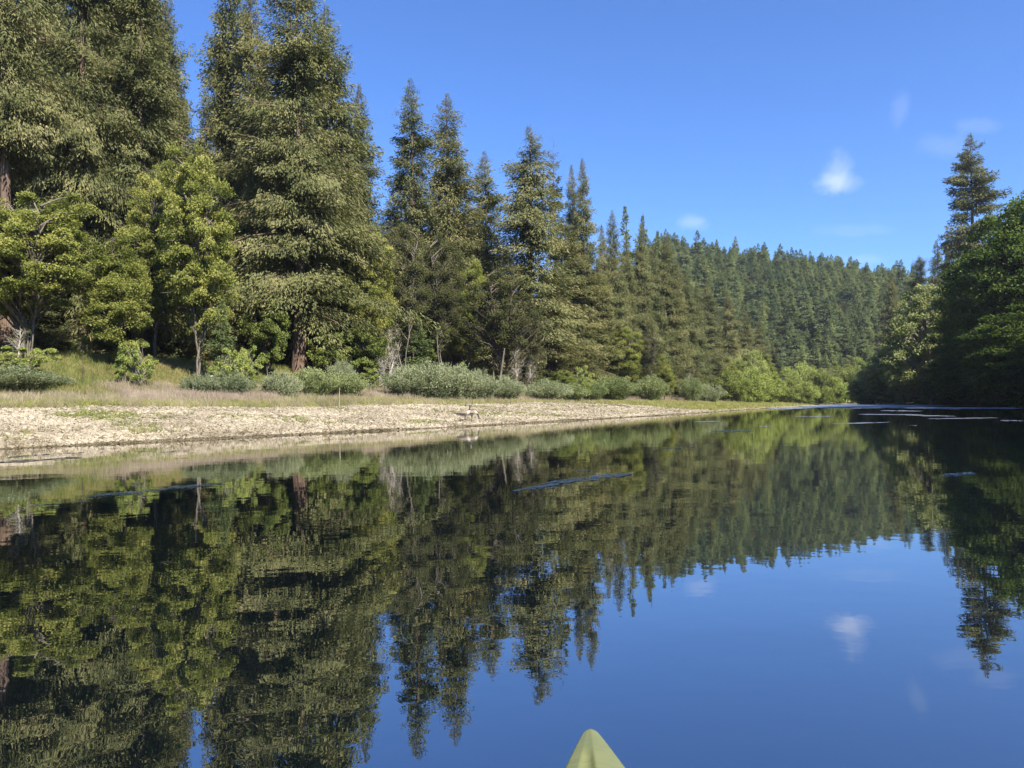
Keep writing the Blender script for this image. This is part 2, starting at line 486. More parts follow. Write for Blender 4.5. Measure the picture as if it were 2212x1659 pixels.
def conifer(name, H, R, base, seed, sprays=40000, l=0.5, w=0.09, nb=None, droop=0.16, up=0.1, power=0.8, ragged=0.35, mat='redwood',
            trunk_r=None, bark='bark_red', hang=0.45, gap=0.0, clump=0.5, limb_sides=3, dead=0, blunt=0.0):
    r = np.random.default_rng(seed)
    nb = int((nb or int(H * 6)) * 1.5)
    u = r.random(nb)
    t_ = base + (1 - base) * (1 - (1 - u) ** 1.15) if blunt == 0 else base + (1 - base) * u
    t_ = np.sort(t_)
    z0 = H * t_
    phi = r.random(nb) * 2 * np.pi
    x = (1 - t_) / (1 - base)
    prof = np.maximum(x, blunt * 0.3) ** power
    if blunt == 0: prof = prof * np.minimum(1, x / 0.10) ** 0.40
    prof *= np.clip((t_ - base) / 0.05 * 0.5 + 0.5, 0.5, 1)
    a1, a2, a3 = r.random(3) * 6.28
    nzc = int(H / 2.6) + 3
    G = r.normal(0, 0.75, (nzc, 7))
    zc_ = z0 / 2.6 + 0.6 * np.sin(phi * 2 + a1) + 0.8; pc_ = phi / (2 * np.pi) * 7
    zi = zc_.astype(int) % nzc; zf = zc_ % 1; pi_ = pc_.astype(int) % 7; pf = pc_ % 1
    zf = zf * zf * (3 - 2 * zf); pf = pf * pf * (3 - 2 * pf)
    g00 = G[zi, pi_]; g01 = G[zi, (pi_ + 1) % 7]; g10 = G[(zi + 1) % nzc, pi_]; g11 = G[(zi + 1) % nzc, (pi_ + 1) % 7]
    lob = (g00 * (1 - pf) + g01 * pf) * (1 - zf) + (g10 * (1 - pf) + g11 * pf) * zf
    L = R * prof * (1 - ragged * 0.5 + ragged * (r.random(nb) - 0.3) + 0.35 * (r.random(nb) > 0.9)) * (1 + clump * 0.45 * lob) + 0.02 * R
    L = np.maximum(L, 0.22)
    wgt = L ** 1.1 * np.clip(1 + clump * 1.0 * lob, 0.06, 2)
    if gap > 0:
        wgt *= (r.random(nb) > gap)
    cnt = np.maximum((wgt / wgt.sum() * sprays).astype(int), 12)
    bi = np.repeat(np.arange(nb), cnt)
    n = len(bi)
    Lb = L[bi]
    s = 1 - (1 - r.random(n)) ** 1.0 * (0.85)
    s = np.clip(s * (0.35 + 0.65 * r.random(n) ** 0.35), 0.08, 1.02)
    wmax = 0.21 * Lb * np.sin(np.clip(s, 0, 1) * np.pi * 0.82 + 0.35) + 0.12
    # side twigs: quantised so that the needles line up along them
    nt = 5
    k = r.integers(-nt, nt + 1, n) / nt
    lat = k * wmax + r.normal(0, 0.06, n)
    dirp = np.stack([np.cos(phi), np.sin(phi), np.zeros(nb)], 1)[bi]
    per = np.stack([-np.sin(phi), np.cos(phi), np.zeros(nb)], 1)[bi]
    upv = up + 0.55 * (t_ ** 3) + r.normal(0, 0.15, nb)
    upb = upv[bi]
    dz = Lb * upb * s - droop * Lb * (s ** 2) * (1.2 - 0.8 * (t_[bi] ** 2)) - 0.25 * np.abs(lat)
    hz = r.random(n)
    P = dirp * (Lb * s)[:, None] + per * lat[:, None]
    tw_ = r.normal(0, 0.26, nb * 11)[bi * 11 + np.rint(k * nt).astype(int) + nt]
    P[:, 2] += z0[bi] + dz + tw_ * np.clip(Lb / 3, 0.3, 1) + r.normal(0, 0.12, n) - hang * 0.9 * hz ** 1.6 * np.clip(Lb / 3, 0.25, 1)
    D = dirp * (0.6 + 0.3 * r.random(n))[:, None] + per * (np.sign(lat) * 0.7 * r.random(n))[:, None] + r.normal(0, 0.3, (n, 3))
    D[:, 2] -= hang * (0.5 + 1.5 * r.random(n)); D[:, 2] += upb * 0.6
    D = unit(D)
    Nn = np.array([[0, 0, 0.45]]) + dirp * 0.9 + r.normal(0, 0.6, (n, 3))
    Sd = unit(np.cross(D, Nn))
    tipk = np.clip(0.42 + x[bi] * 2.2, 0.42, 1)
    ll = l * (0.55 + 0.8 * r.random(n)) * tipk; ww = w * (0.6 + 0.8 * r.random(n)) * tipk
    V, Fq = quads_from(P, D, Sd, ll, ww, 0.45)
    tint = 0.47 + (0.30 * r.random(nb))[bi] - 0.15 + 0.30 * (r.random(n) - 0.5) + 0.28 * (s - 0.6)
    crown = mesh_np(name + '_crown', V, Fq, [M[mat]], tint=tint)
    tr = trunk_r or H * 0.014
    tb = Tubes()
    zz = np.concatenate([[0, 0.03, 0.08], np.linspace(0.16, 1.0, 12)]) * H
    rad = tr * np.array([1.45, 1.15, 1.0] + list(1 - np.linspace(0.1, 0.97, 12)))
    off = np.stack([np.sin(zz * 0.09 + seed) * 0.12, np.cos(zz * 0.07 + seed) * 0.12, zz], 1)
    off[:, 0] -= off[0, 0]; off[:, 1] -= off[0, 1]
    off[0, 2] = -0.6
    tb.add(off, rad, 12)
    trunk = tb.mesh(name + '_trunk', M[bark])
    lb = Tubes()
    for i in range(0, nb, 1 if nb < 240 else 3):
        ss = np.array([0, 0.35, 0.7, 1.0])
        q = np.zeros((4, 3))
        q[:, 0] = np.cos(phi[i]) * L[i] * ss; q[:, 1] = np.sin(phi[i]) * L[i] * ss
        ub = upv[i]
        q[:, 2] = z0[i] + L[i] * ub * ss - droop * L[i] * ss ** 2 * (1.2 - 0.8 * t_[i] ** 2)
        lb.add(q, np.array([1, 0.7, 0.45, 0.12]) * (0.012 * L[i] + 0.018), limb_sides)
    for i in range(dead):
        zd = H * r.uniform(0.08, max(base, 0.3)); a = r.random() * 6.28; ld = r.uniform(0.8, 2.6)
        q = np.array([[0, 0, zd], [math.cos(a) * ld * .5, math.sin(a) * ld * .5, zd - 0.1], [math.cos(a) * ld, math.sin(a) * ld, zd - 0.5 * r.random()]])
        lb.add(q, [0.05, 0.03, 0.01], 3)
    limbs = lb.mesh(name + '_limbs', M[bark])
    return dict(H=H, R=R, parts=[('trunk', trunk, None), ('limbs', limbs, 'stuff'), ('crown', crown, None)])

def broadleaf(name, H, R, seed, base=0.3, clusters=170, leaves=34000, l=0.22, w=0.075, stems=1, lean=0.12, mat='alder', bark='bark_grey',
              trunk_r=0.2, cr=0.75, shape='oval', bare=0.0, flat=0.6, twigs=0, droop=0.25, cone=0.0):
    r = np.random.default_rng(seed)
    st = []
    for k in range(stems):
        a = 6.28 * k / stems + r.random()
        b0 = 0.12 * stems * 0.35
        ln = lean * H * (0.6 + 0.8 * r.random()) * (1 if stems > 1 else 0.6)
        top = np.array([math.cos(a) * (b0 + ln), math.sin(a) * (b0 + ln), H * (0.93 - 0.12 * r.random() * (stems > 1))])
        bot = np.array([math.cos(a) * b0, math.sin(a) * b0, -0.3])
        ts = np.linspace(0, 1, 9)
        P = bot[None] + (top - bot)[None] * ts[:, None]
        P[:, :2] *= (0.55 + 0.45 * ts[:, None]) if stems > 1 else 1
        P[1:-1, :2] += r.normal(0, 0.018 * H * 0.5, (7, 2))
        st.append(P)
    tb = Tubes()
    for P in st:
        tb.add(P, trunk_r * (1.15 - np.linspace(0, 1, 9) * 1.05) * (1 if stems == 1 else 0.75), 8)
    trunk = tb.mesh(name + '_trunk', M[bark])
    # cluster centres fill a lobed envelope
    nl = 9
    ld = unit(r.normal(0, 1, (nl, 3)))
    C0 = []
    while len(C0) < clusters:
        d = unit(r.normal(0, 1, 3)); rad = r.random() ** 0.38
        lob = 0.78 + 0.34 * np.max((ld @ d) ** 3)
        p = d * rad * lob
        zc = (p[2] + 1) / 2
        if shape == 'cone':
            kx = (1 - zc) ** 0.8 * 1.25 + 0.06
            kx = min(kx, 1.05)
        elif shape == 'dome':
            kx = 1.05 - 0.35 * max(zc - 0.5, 0) * 2
        else:
            kx = 1.0
        C0.append((p[0] * R * kx, p[1] * R * kx, H * (base + (1 - base) * np.clip(zc, 0, 1))))
    C0 = np.array(C0)
    lb = Tubes()
    for c in C0:
        P = st[int(np.argmin([np.min(np.hypot(Q[:, 0] - c[0], Q[:, 1] - c[1])) for Q in st]))]
        dh = math.hypot(c[0], c[1])
        za = max(c[2] - dh * r.uniform(0.35, 0.9) - 0.3, H * 0.12)
        a0 = np.array([np.interp(za, P[:, 2], P[:, j]) for j in range(3)])
        m1 = a0 * 0.5 + c * 0.5 + r.normal(0, 0.12, 3); m1[2] += 0.1 * dh
        m2 = a0 * 0.2 + c * 0.8 + r.normal(0, 0.1, 3)
        k = 0.012 * H * 0.35 + 0.006 * dh
        lb.add(np.array([a0, m1, m2, c]), np.array([1, 0.7, 0.45, 0.15]) * k, 4)
        for _ in range(twigs):
            e = c + r.normal(0, cr * 0.7, 3)
            lb.add(np.array([m2, (m2 + e) / 2 + r.normal(0, 0.06, 3), e]), np.array([0.35, 0.25, 0.1]) * k * 0.9, 3)
    limbs = lb.mesh(name + '_limbs', M[bark])
    wc = (0.4 + r.random(clusters)) * (r.random(clusters) > bare)
    cnt = (wc / max(wc.sum(), 1e-6) * leaves).astype(int)
    bi = np.repeat(np.arange(clusters), cnt); n = len(bi)
    rc = (cr * (0.6 + 0.8 * r.random(clusters)))[bi]
    g = unit(r.normal(0, 1, (n, 3))) * (r.random(n) ** 0.5)[:, None]
    out_ = unit(C0 * np.array([1, 1, 0.0]))[bi]
    P = C0[bi] + g * rc[:, None] * np.array([1, 1, flat])
    # leaf layers step up and outwards
    P[:, 2] -= droop * rc * (g[:, :2] ** 2).sum(1)
    D = unit(r.normal(0, 1, (n, 3)) + out_ * 0.5 + np.array([0, 0, -0.35]))
    Nn = r.normal(0, 0.7, (n, 3)) + np.array([0, 0, 0.9]) + out_ * 0.35
    Sd = unit(np.cross(D, Nn))
    V, Fq = quads_from(P, D, Sd, l * (0.6 + 0.7 * r.random(n)), w * (0.7 + 0.6 * r.random(n)), 0.5)
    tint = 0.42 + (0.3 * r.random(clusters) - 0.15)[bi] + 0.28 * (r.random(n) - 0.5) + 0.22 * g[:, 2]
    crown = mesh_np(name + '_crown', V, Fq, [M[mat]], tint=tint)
    return dict(H=H, R=R, parts=[('trunk', trunk, None), ('limbs', limbs, 'stuff'), ('crown', crown, None)])

def shrub(name, H, R, seed, stems=90, leaves=14000, l=0.13, w=0.022, mat='willow', bark='bark_dark', spread=0.9, upright=0.8):
    """many thin stems fan out of one foot; narrow leaves all along them"""
    r = np.random.default_rng(seed)
    tb = Tubes(); Ps = []
    for k in range(stems):
        a = r.random() * 6.28; rr = R * math.sqrt(r.random()) * spread
        hx = H * (1 - 0.55 * (rr / R) ** 2) * (0.75 + 0.35 * r.random())
        foot = np.array([math.cos(a) * rr * 0.35, math.sin(a) * rr * 0.35, -0.1])
        tip = np.array([math.cos(a) * rr, math.sin(a) * rr, hx])
        ts = np.linspace(0, 1, 6)[:, None]
        P = foot + (tip - foot) * ts
        P[:, :2] += (np.sin(ts[:, 0] * np.pi) * rr * -0.12)[:, None] * np.array([math.cos(a), math.sin(a)])
        P[1:] += r.normal(0, 0.03, (5, 3))
        Ps.append(P)
        tb.add(P, np.linspace(0.016, 0.003, 6) * (0.6 + H * 0.25), 3)
    Ps = np.array(Ps)
    n = leaves
    k = r.integers(0, stems, n); s = 1 - (r.random(n) ** 1.3) * 0.85
    f = s * 4.999; i0 = f.astype(int); fr = (f - i0)[:, None]
    base_ = Ps[k, i0] * (1 - fr) + Ps[k, i0 + 1] * fr
    P = base_ + r.normal(0, 1, (n, 3)) * np.array([0.11, 0.11, 0.07]) * (0.5 + H * 0.3)
    P[:, 2] = np.maximum(P[:, 2], 0.02)
    dirn = unit(Ps[k, i0 + 1] - Ps[k, i0])
    D = unit(dirn * upright + r.normal(0, 0.55, (n, 3)))
    Nn = r.normal(0, 0.8, (n, 3)) + np.array([0, 0, 0.7])
    Sd = unit(np.cross(D, Nn))
    V, Fq = quads_from(P, D, Sd, l * (0.6 + 0.8 * r.random(n)), w * (0.7 + 0.6 * r.random(n)), 0.5)
    tint = 0.42 + (0.3 * r.random(stems) - 0.15)[k] + 0.3 * (r.random(n) - 0.5) + 0.2 * (s - 0.5)
    fol = mesh_np(name + '_foliage', V, Fq, [M[mat]], tint=tint)
    return dict(H=H, R=R, parts=[('stems', tb.mesh(name + '_stems', M[bark]), 'stuff'), ('foliage', fol, 'stuff')])

def place(var, name, loc, h, rxy, label, cat, group=None, rz=None, lean=(0, 0)):
    """one tree or shrub of its own: an Empty at its foot with its parts as children"""
    o = thing(name, loc, label, cat, group, rng.random() * 6.28 if rz is None else rz)
    k = h / var['H']; kx = rxy / var['R']
    o.scale = (kx, kx, k)
    if lean != (0, 0):
        o.rotation_euler = (lean[0], lean[1], o.rotation_euler[2])
    for pn_, me_, kd in var['parts']:
        c = link_mesh(pn_, me_, o)
        if kd: c['kind'] = kd
    return o

def by_px(var, name, u, v, y, wpx, label, cat, group=None, rz=None, sink=0.0, base=None, lean=(0, 0)):
    """top of the plant at pixel (u, v), forward distance y, half width wpx pixels"""
    p = at(u, v, y)
    z = T(p.x, p.y) - sink if base is None else base
    return place(var, name, (p.x, p.y, z), p.z - z, wpx / F0 * y, label, cat, group, rz, lean)

# variants -----------------------------------------------------------
RW = [conifer('redwood_a', 40, 8.2, 0.12, 24, 125000, 0.40, 0.052, clump=0.75, power=0.55, hang=0.75, ragged=0.5, droop=0.32),
      conifer('redwood_b', 42, 6.8, 0.40, 12, 75000, 0.42, 0.055, clump=1.1, power=0.5, hang=0.7, ragged=0.55, dead=10, droop=0.26, trunk_r=0.62),
      conifer('redwood_c', 42, 6.6, 0.10, 13, 85000, 0.42, 0.055, clump=1.2, power=0.55, hang=0.6, ragged=0.5, droop=0.24),
      conifer('redwood_d', 40, 6.0, 0.24, 14, 42000, 0.44, 0.062, clump=0.8, power=0.60, hang=0.5, gap=0.12, nb=210, ragged=0.6, droop=0.34),
      conifer('redwood_e', 40, 6.6, 0.12, 15, 60000, 0.44, 0.060, clump=0.5, power=0.60, hang=0.6, nb=300, ragged=0.6, up=0.25, droop=0.24),
      conifer('redwood_f', 36, 5.4, 0.05, 16, 56000, 0.42, 0.056, clump=0.6, power=0.62, hang=0.5, nb=290, ragged=0.55),
      conifer('redwood_g', 40, 7.0, 0.12, 19, 62000, 0.44, 0.060, clump=0.7, power=0.62, hang=0.65, nb=290, ragged=0.65, up=0.05, droop=0.30)]
SNAG = conifer('snag_pine', 40, 2.6, 0.45, 17, 4500, 0.5, 0.08, nb=70, clump=0.9, power=0.35, gap=0.3, hang=0.3, ragged=0.8, blunt=1.0)
OPEN = conifer('open_redwood', 46, 8.0, 0.25, 21, 52000, 0.55, 0.08, nb=140, clump=0.25, power=0.62, gap=0.06, hang=0.4, up=0.20, droop=0.36, ragged=0.45)
FIR = [conifer('fir_%d' % i, 30, 4.6, 0.10, 30 + i, 9000, 0.80, 0.15, nb=150, mat='fir', bark='bark_dark', clump=0.6, power=0.72 - 0.12 * (i % 2), hang=0.35, ragged=0.5, limb_sides=3) for i in range(4)]
YFIR = conifer('young_fir', 9, 2.2, 0.05, 41, 12000, 0.24, 0.04, nb=90, mat='fir', bark='bark_dark', clump=0.4, power=0.9, hang=0.2, ragged=0.4)
AL = [broadleaf('alder_a', 15, 5.0, 51, base=0.28, clusters=260, leaves=76000, stems=5, lean=0.14, cr=0.85, twigs=0, flat=0.45, trunk_r=0.075, l=0.18, w=0.060, bark='bark_twig'),
      broadleaf('alder_b', 14, 3.6, 52, base=0.12, clusters=200, leaves=54000, stems=1, shape='cone', cr=0.75, trunk_r=0.16, bark='bark_dark', l=0.18, w=0.060),
      broadleaf('alder_c', 17, 3.4, 53, base=0.16, clusters=220, leaves=70000, stems=2, lean=0.05, cr=0.75, twigs=1, trunk_r=0.13, flat=0.6, bark='bark_twig', l=0.18, w=0.060)]
OL = [broadleaf('tanoak_a', 14, 4.6, 54, base=0.25, clusters=220, leaves=34000, stems=4, lean=0.2, cr=0.7, mat='olive', twigs=3, bark='bark_dark', shape='dome', trunk_r=0.17, l=0.18, w=0.06),
      broadleaf('tanoak_b', 16, 3.6, 55, base=0.3, clusters=180, leaves=36000, stems=2, lean=0.12, cr=0.8, mat='olive', twigs=4, bark='bark_twig', trunk_r=0.12, l=0.17, w=0.055)]
MP = [broadleaf('maple_a', 9, 3.4, 56, base=0.15, clusters=150, leaves=26000, stems=3, lean=0.15, cr=0.6, mat='maple', bark='bark_dark', shape='dome', trunk_r=0.12, l=0.2, w=0.09),
      broadleaf('maple_b', 8, 3.0, 57, base=0.1, clusters=120, leaves=20000, stems=2, lean=0.1, cr=0.6, mat='maple', bark='bark_dark', trunk_r=0.1, l=0.2, w=0.09)]
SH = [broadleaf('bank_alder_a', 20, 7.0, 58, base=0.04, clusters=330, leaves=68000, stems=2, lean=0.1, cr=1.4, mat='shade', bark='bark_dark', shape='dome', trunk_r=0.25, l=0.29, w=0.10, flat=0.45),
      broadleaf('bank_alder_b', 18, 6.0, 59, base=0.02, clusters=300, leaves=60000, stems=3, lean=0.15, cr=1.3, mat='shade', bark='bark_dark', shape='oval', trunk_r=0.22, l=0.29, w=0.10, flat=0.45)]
PALE = broadleaf('pale_alder', 20, 6.0, 60, base=0.08, clusters=300, leaves=40000, stems=2, lean=0.12, cr=1.2, mat='sun_tinted_alder', bark='bark_grey', shape='dome', trunk_r=0.2, l=0.36, w=0.12, twigs=1, flat=0.5)
BR = [broadleaf('young_alder_a', 3.4, 1.7, 61, base=0.12, clusters=46, leaves=6000, stems=3, lean=0.13, cr=0.30, mat='bright', bark='bark_grey', trunk_r=0.035, l=0.13, w=0.045, flat=0.5),
      broadleaf('young_alder_b', 3.0, 1.4, 62, base=0.08, clusters=42, leaves=5200, stems=2, lean=0.1, cr=0.28, mat='bright', bark='bark_grey', trunk_r=0.03, l=0.13, w=0.045, shape='cone', flat=0.5)]
BUSH = [broadleaf('bank_bush_a', 6, 4.2, 63, base=0.0, clusters=140, leaves=18000, stems=4, lean=0.25, cr=0.95, mat='bright', bark='bark_dark', shape='dome', trunk_r=0.06, l=0.26, w=0.08, flat=0.6),
        broadleaf('bank_bush_b', 5, 3.6, 64, base=0.0, clusters=110, leaves=14000, stems=3, lean=0.2, cr=0.9, mat='maple', bark='bark_dark', trunk_r=0.06, l=0.26, w=0.08, flat=0.6)]
WG = shrub('green_willow', 2.2, 2.0, 74, 120, 20000, 0.14, 0.026, mat='green_willow')
WI = [shrub('willow_a', 2.4, 2.2, 71, 150, 26000, 0.15, 0.022), shrub('willow_b', 1.9, 2.4, 72, 130, 20000, 0.15, 0.022), shrub('willow_c', 1.5, 1.9, 73, 90, 12000, 0.14, 0.021)]
BARE = broadleaf('bare_sapling', 6, 1.6, 65, base=0.3, clusters=46, leaves=900, stems=1, lean=0.08, cr=0.5, mat='olive', bark='wood_pale', twigs=5, trunk_r=0.09, bare=0.6, l=0.15, w=0.05)
DEADSH = broadleaf('dead_shrub', 3, 1.6, 66, base=0.05, clusters=90, leaves=300, stems=3, lean=0.2, cr=0.4, mat='olive', bark='wood_pale', twigs=6, trunk_r=0.03, bare=0.7, l=0.1, w=0.03)

# ------------------------------------------------------------------ conifers of the left bank
con = [  # variant, u, v of the tip, distance, half width px, label
    (RW[1], 18, -330, 52, 150, 'tall redwood at the picture edge with a bare dark red trunk showing'),
    (RW[2], 92, -200, 66, 140, 'tall dark redwood standing just behind the edge tree'),
    (RW[0], 178, -290, 56, 160, 'broad redwood with rounded hanging boughs and reddish trunk patch at mid height'),
    (RW[2], 300, -170, 58, 150, 'light green redwood left of the narrow sky gap'),
    (RW[4], 262, -230, 72, 120, 'redwood standing behind the rounded boughs left of the sky gap'),
    (RW[4], 496, -150, 74, 105, 'dark redwood just right of the narrow sky gap'),
    (RW[3], 545, -60, 70, 80, 'thin redwood with a pale bare top stem beside the sky gap'),
    (RW[0], 640, -70, 63, 205, 'massive brownish redwood with its pale thick trunk foot showing above the willows'),
    (RW[6], 705, 10, 72, 135, 'redwood leaning out on the sky side of the massive brownish one'),
    (RW[5], 776, 182, 80, 78, 'redwood with a thin bare spire on the sky edge of the massive one'),
    (RW[3], 886, 172, 96, 72, 'tallest open grown redwood with its trunk visible against the sky'),
    (RW[4], 966, 205, 100, 88, 'yellowish pointed redwood beside the tallest open grown one'),
    (RW[3], 1046, 328, 108, 60, 'lower brown topped redwood between two pointed trees'),
    (RW[6], 1142, 272, 98, 105, 'broad grey green redwood with a white flecked trunk near the middle'),
    (SNAG, 1197, 316, 118, 26, 'thin ragged snag with tufts at its top'),
    (RW[5], 1258, 343, 122, 46, 'narrow dark spired redwood, taller of a close pair'),
    (RW[5], 1234, 356, 126, 36, 'narrow dark spired redwood, shorter of a close pair'),
    (RW[2], 1215, 470, 112, 80, 'mid green redwood below the pair of spires'),
    (RW[4], 1322, 455, 132, 50, 'olive redwood at the first step down in the skyline after the paired spires'),
    (FIR[0], 1350, 447, 165, 40, 'pale blue green fir rising behind the olive redwoods'),
    (RW[6], 1384, 480, 142, 50, 'olive redwood with a dark vertical trunk line'),
    (FIR[1], 1388, 466, 175, 34, 'small blue green fir tip behind the olive redwoods'),
    (FIR[2], 1420, 500, 185, 34, 'dark blue green fir tip where the hill begins'),
    (RW[4], 1436, 504, 152, 60, 'yellow brown topped redwood, last tall one before the hill'),
    (RW[5], 1480, 585, 165, 50, 'brown olive redwood standing in front of the wooded hill'),
    (RW[4], 1528, 605, 180, 48, 'rust tinted redwood in front of the wooded hill'),
    (RW[5], 1572, 628, 195, 42, 'olive redwood near the end of the left tree line'),
    (RW[4], 1610, 672, 205, 36, 'small olive redwood third from the end of the left tree line'),
    (RW[3], 1640, 690, 212, 30, 'small open redwood second from the end of the left tree line'),
    (RW[5], 1668, 742, 220, 26, 'smallest olive redwood at the end of the left tree line'),
    (RW[5], 1300, 486, 127, 40, 'olive redwood pressed against the first step down in the skyline'),
    (RW[4], 1352, 506, 137, 40, 'olive redwood standing under the pale blue green fir tip'),
    (RW[5], 1410, 520, 148, 40, 'olive redwood just before the yellow brown topped one'),
    (RW[5], 1462, 562, 158, 38, 'dark olive redwood between the yellow brown topped one and the hill'),
    (RW[4], 1504, 606, 172, 36, 'olive redwood between the brown olive and the rust tinted ones'),
    (RW[2], 745, 330, 74, 70, 'greener redwood on the sunny side of the massive one'),
    (RW[5], 470, 470, 60, 75, 'shorter dark redwood behind the light alder'),
    (RW[0], 150, 380, 60, 130, 'middle height redwood filling the space behind the alders'),
    (RW[2], 20, 420, 66, 110, 'middle height redwood behind the pale stemmed alder'),
    (RW[4], 300, 300, 66, 110, 'middle height redwood behind the small olive alder'),
    (RW[4], 560, 560, 66, 85, 'short redwood at the left foot of the massive one'),
    (RW[5], 870, 480, 92, 85, 'brownish rounded redwood beneath the tallest open grown one'),
    (RW[6], 1010, 430, 104, 90, 'broad olive redwood below the yellowish pointed one'),
    (RW[2], 935, 540, 88, 70, 'short dark redwood between the thin twig trees'),
    (RW[5], 1085, 520, 96, 80, 'short redwood left of the broad grey green one'),
    (RW[4], 1180, 600, 100, 75, 'short redwood in front of the broad grey green one'),
    (RW[5], 1290, 560, 118, 55, 'short redwood in front of the olive skyline trees'),
    (YFIR, 478, 640, 50, 42, 'small layered fir sapling between the alder and the massive redwood'),
    (YFIR, 890, 660, 74, 48, 'dark young fir behind the bare stemmed tree'),
    (YFIR, 1350, 745, 118, 30, 'dark young fir above the far willows'),
]
for va, u, v, y, w_, lab in con:
    w_ = w_ * (1.25 if 1230 < u < 1300 else 0.98 if 1300 <= u < 1700 else 1.30 if 850 < u < 1700 and va not in (SNAG,) else 1.0)
    sp_ = 'fir_tree' if va in FIR or va is YFIR else 'redwood_tree'
    by_px(va, sp_, u, v, y, w_, lab, 'tree', 'conifers on the left bank')

# second rows of the forest: fill behind the front trees, below the skyline
def sky_v(u):
    return float(np.interp(u, [-400, 385, 400, 425, 440, 480, 760, 800, 835, 850, 905, 935, 1000, 1040, 1075, 1100, 1180, 1215, 1290, 1330, 1400, 1450, 1480, 1600, 1700],
                           [-250, -150, 330, 330, 0, -20, 160, 330, 420, 330, 260, 300, 330, 420, 480, 430, 420, 480, 480, 540, 560, 590, 650, 720, 820]))
fr_ = np.random.default_rng(99)
for k in range(92):
    u = -330 + (k + fr_.random()) * 2020 / 92
    dbase = np.interp(u, [-400, 0, 640, 1150, 1400, 1600, 1700], [44, 56, 76, 100, 136, 182, 222])
    y = dbase * (1.06 + 0.30 * fr_.random())
    v = sky_v(u) + 60 + 160 * fr_.random()
    va = RW[[5, 2, 4, 3][k % 4]]
    by_px(va, 'redwood_tree', u, v, y, 70 * 80 / y * (0.8 + 0.5 * fr_.random()), 'background redwood closing the gaps behind the front row of the left bank', 'tree', 'redwoods behind the front row')
for k in range(60):
    u = -200 + (k + fr_.random()) * 1900 / 60
    dbase = np.interp(u, [-400, 0, 640, 1150, 1400, 1600, 1700], [40, 51, 68, 91, 128, 173, 212])
    y = dbase * (1.02 + 0.12 * fr_.random())
    p = at(u, 800, y)
    hh_ = 5 + 6 * fr_.random()
    place([YFIR, RW[5], MP[0]][k % 3], ['fir_tree', 'redwood_tree', 'maple_tree'][k % 3], (p.x, p.y, T(p.x, p.y)), hh_, 2.4 + fr_.random(),
          'small shaded understorey tree in the dark under the left bank redwoods', 'tree', 'understorey trees in the shade')

# ------------------------------------------------------------------ broadleaf trees of the left bank
bl = [
    (AL[0], 'alder_tree', 62, 410, 45, 150, 'light yellow green alder with several pale slim stems at the picture edge', 0.0),
    (AL[2], 'alder_tree', -50, 430, 44, 110, 'light yellow green alder half cut by the picture edge', 0.0),
    (AL[1], 'alder_tree', 262, 500, 48, 82, 'cone shaped olive green alder behind the small grass bank saplings', 0.0),
    (AL[2], 'alder_tree', 425, 318, 50, 82, 'tall narrow bright yellow green alder below the sky gap', 0.0),
    (AL[2], 'alder_tree', 335, 360, 53, 60, 'pale twiggy alder beside the tall narrow bright one', 0.0),
    (MP[0], 'maple_tree', 578, 630, 57, 52, 'dark green maple at the left foot of the massive redwood', 0.0),
    (MP[1], 'maple_tree', 708, 700, 62, 42, 'low green maple right beside the thick pale redwood trunk', 0.0),
    (AL[0], 'alder_tree', 770, 488, 66, 84, 'bright yellow green alder right of the massive redwood', 0.0),
    (MP[1], 'maple_tree', 780, 690, 64, 55, 'low maple below the bright yellow green alder', 0.0),
    (OL[1], 'tanoak_tree', 868, 482, 70, 62, 'sparse twiggy tree with forked pale limbs over a dead shrub', 0.0),
    (OL[1], 'tanoak_tree', 948, 505, 78, 58, 'grey twiggy tree with a thin pale slanting trunk', 0.0),
    (AL[2], 'alder_tree', 1010, 560, 84, 45, 'small yellow tipped alder behind the many stemmed olive tree', 0.0),
    (OL[0], 'tanoak_tree', 1085, 585, 82, 88, 'many stemmed dark olive tree with leaning trunks above the big willow', 0.0),
    (OL[0], 'tanoak_tree', 1135, 690, 84, 40, 'small yellow green tree with white bare stems beside it', 0.0),
    (AL[2], 'alder_tree', 1352, 700, 116, 34, 'light green alder glowing between dark redwoods', 0.0),
    (MP[0], 'maple_tree', 1215, 800, 88, 34, 'bright green bush like maple below the redwoods', 0.0),
    (MP[1], 'maple_tree', 1262, 812, 94, 32, 'bright green low maple with a yellow green side branch', 0.0),
    (OL[1], 'tanoak_tree', 1395, 720, 122, 34, 'slender olive tree with pale stem above the far willows', 0.0),
    (AL[1], 'alder_tree', 1432, 770, 128, 30, 'light green alder at the foot of the yellow brown topped redwood', 0.0),
    (OL[1], 'tanoak_tree', 1492, 790, 150, 24, 'small grey tree with dead lower twigs', 0.0),
]
for va, nm, u, v, y, w_, lab, snk in bl:
    by_px(va, nm, u, v, y, w_, lab, 'tree', 'broadleaf trees on the left bank')
for u, v, y, w_, lab in ((1117, 742, 80, 18, 'thin bare white stem left of a pair beside the leaning trunks'), (1146, 760, 82, 16, 'thin bare white stem right of a pair beside the leaning trunks'),
                         (1490, 800, 140, 13, 'thin bare pale sapling at the edge of the far willows'), (38, 700, 43, 24, 'bare pale sapling in front of the edge alder'),
                         (842, 700, 68, 26, 'bare forked pale sapling beside the dead shrub')):
    by_px(BARE, 'bare_sapling', u, v, y, w_, lab, 'tree', 'bare saplings on the left bank')

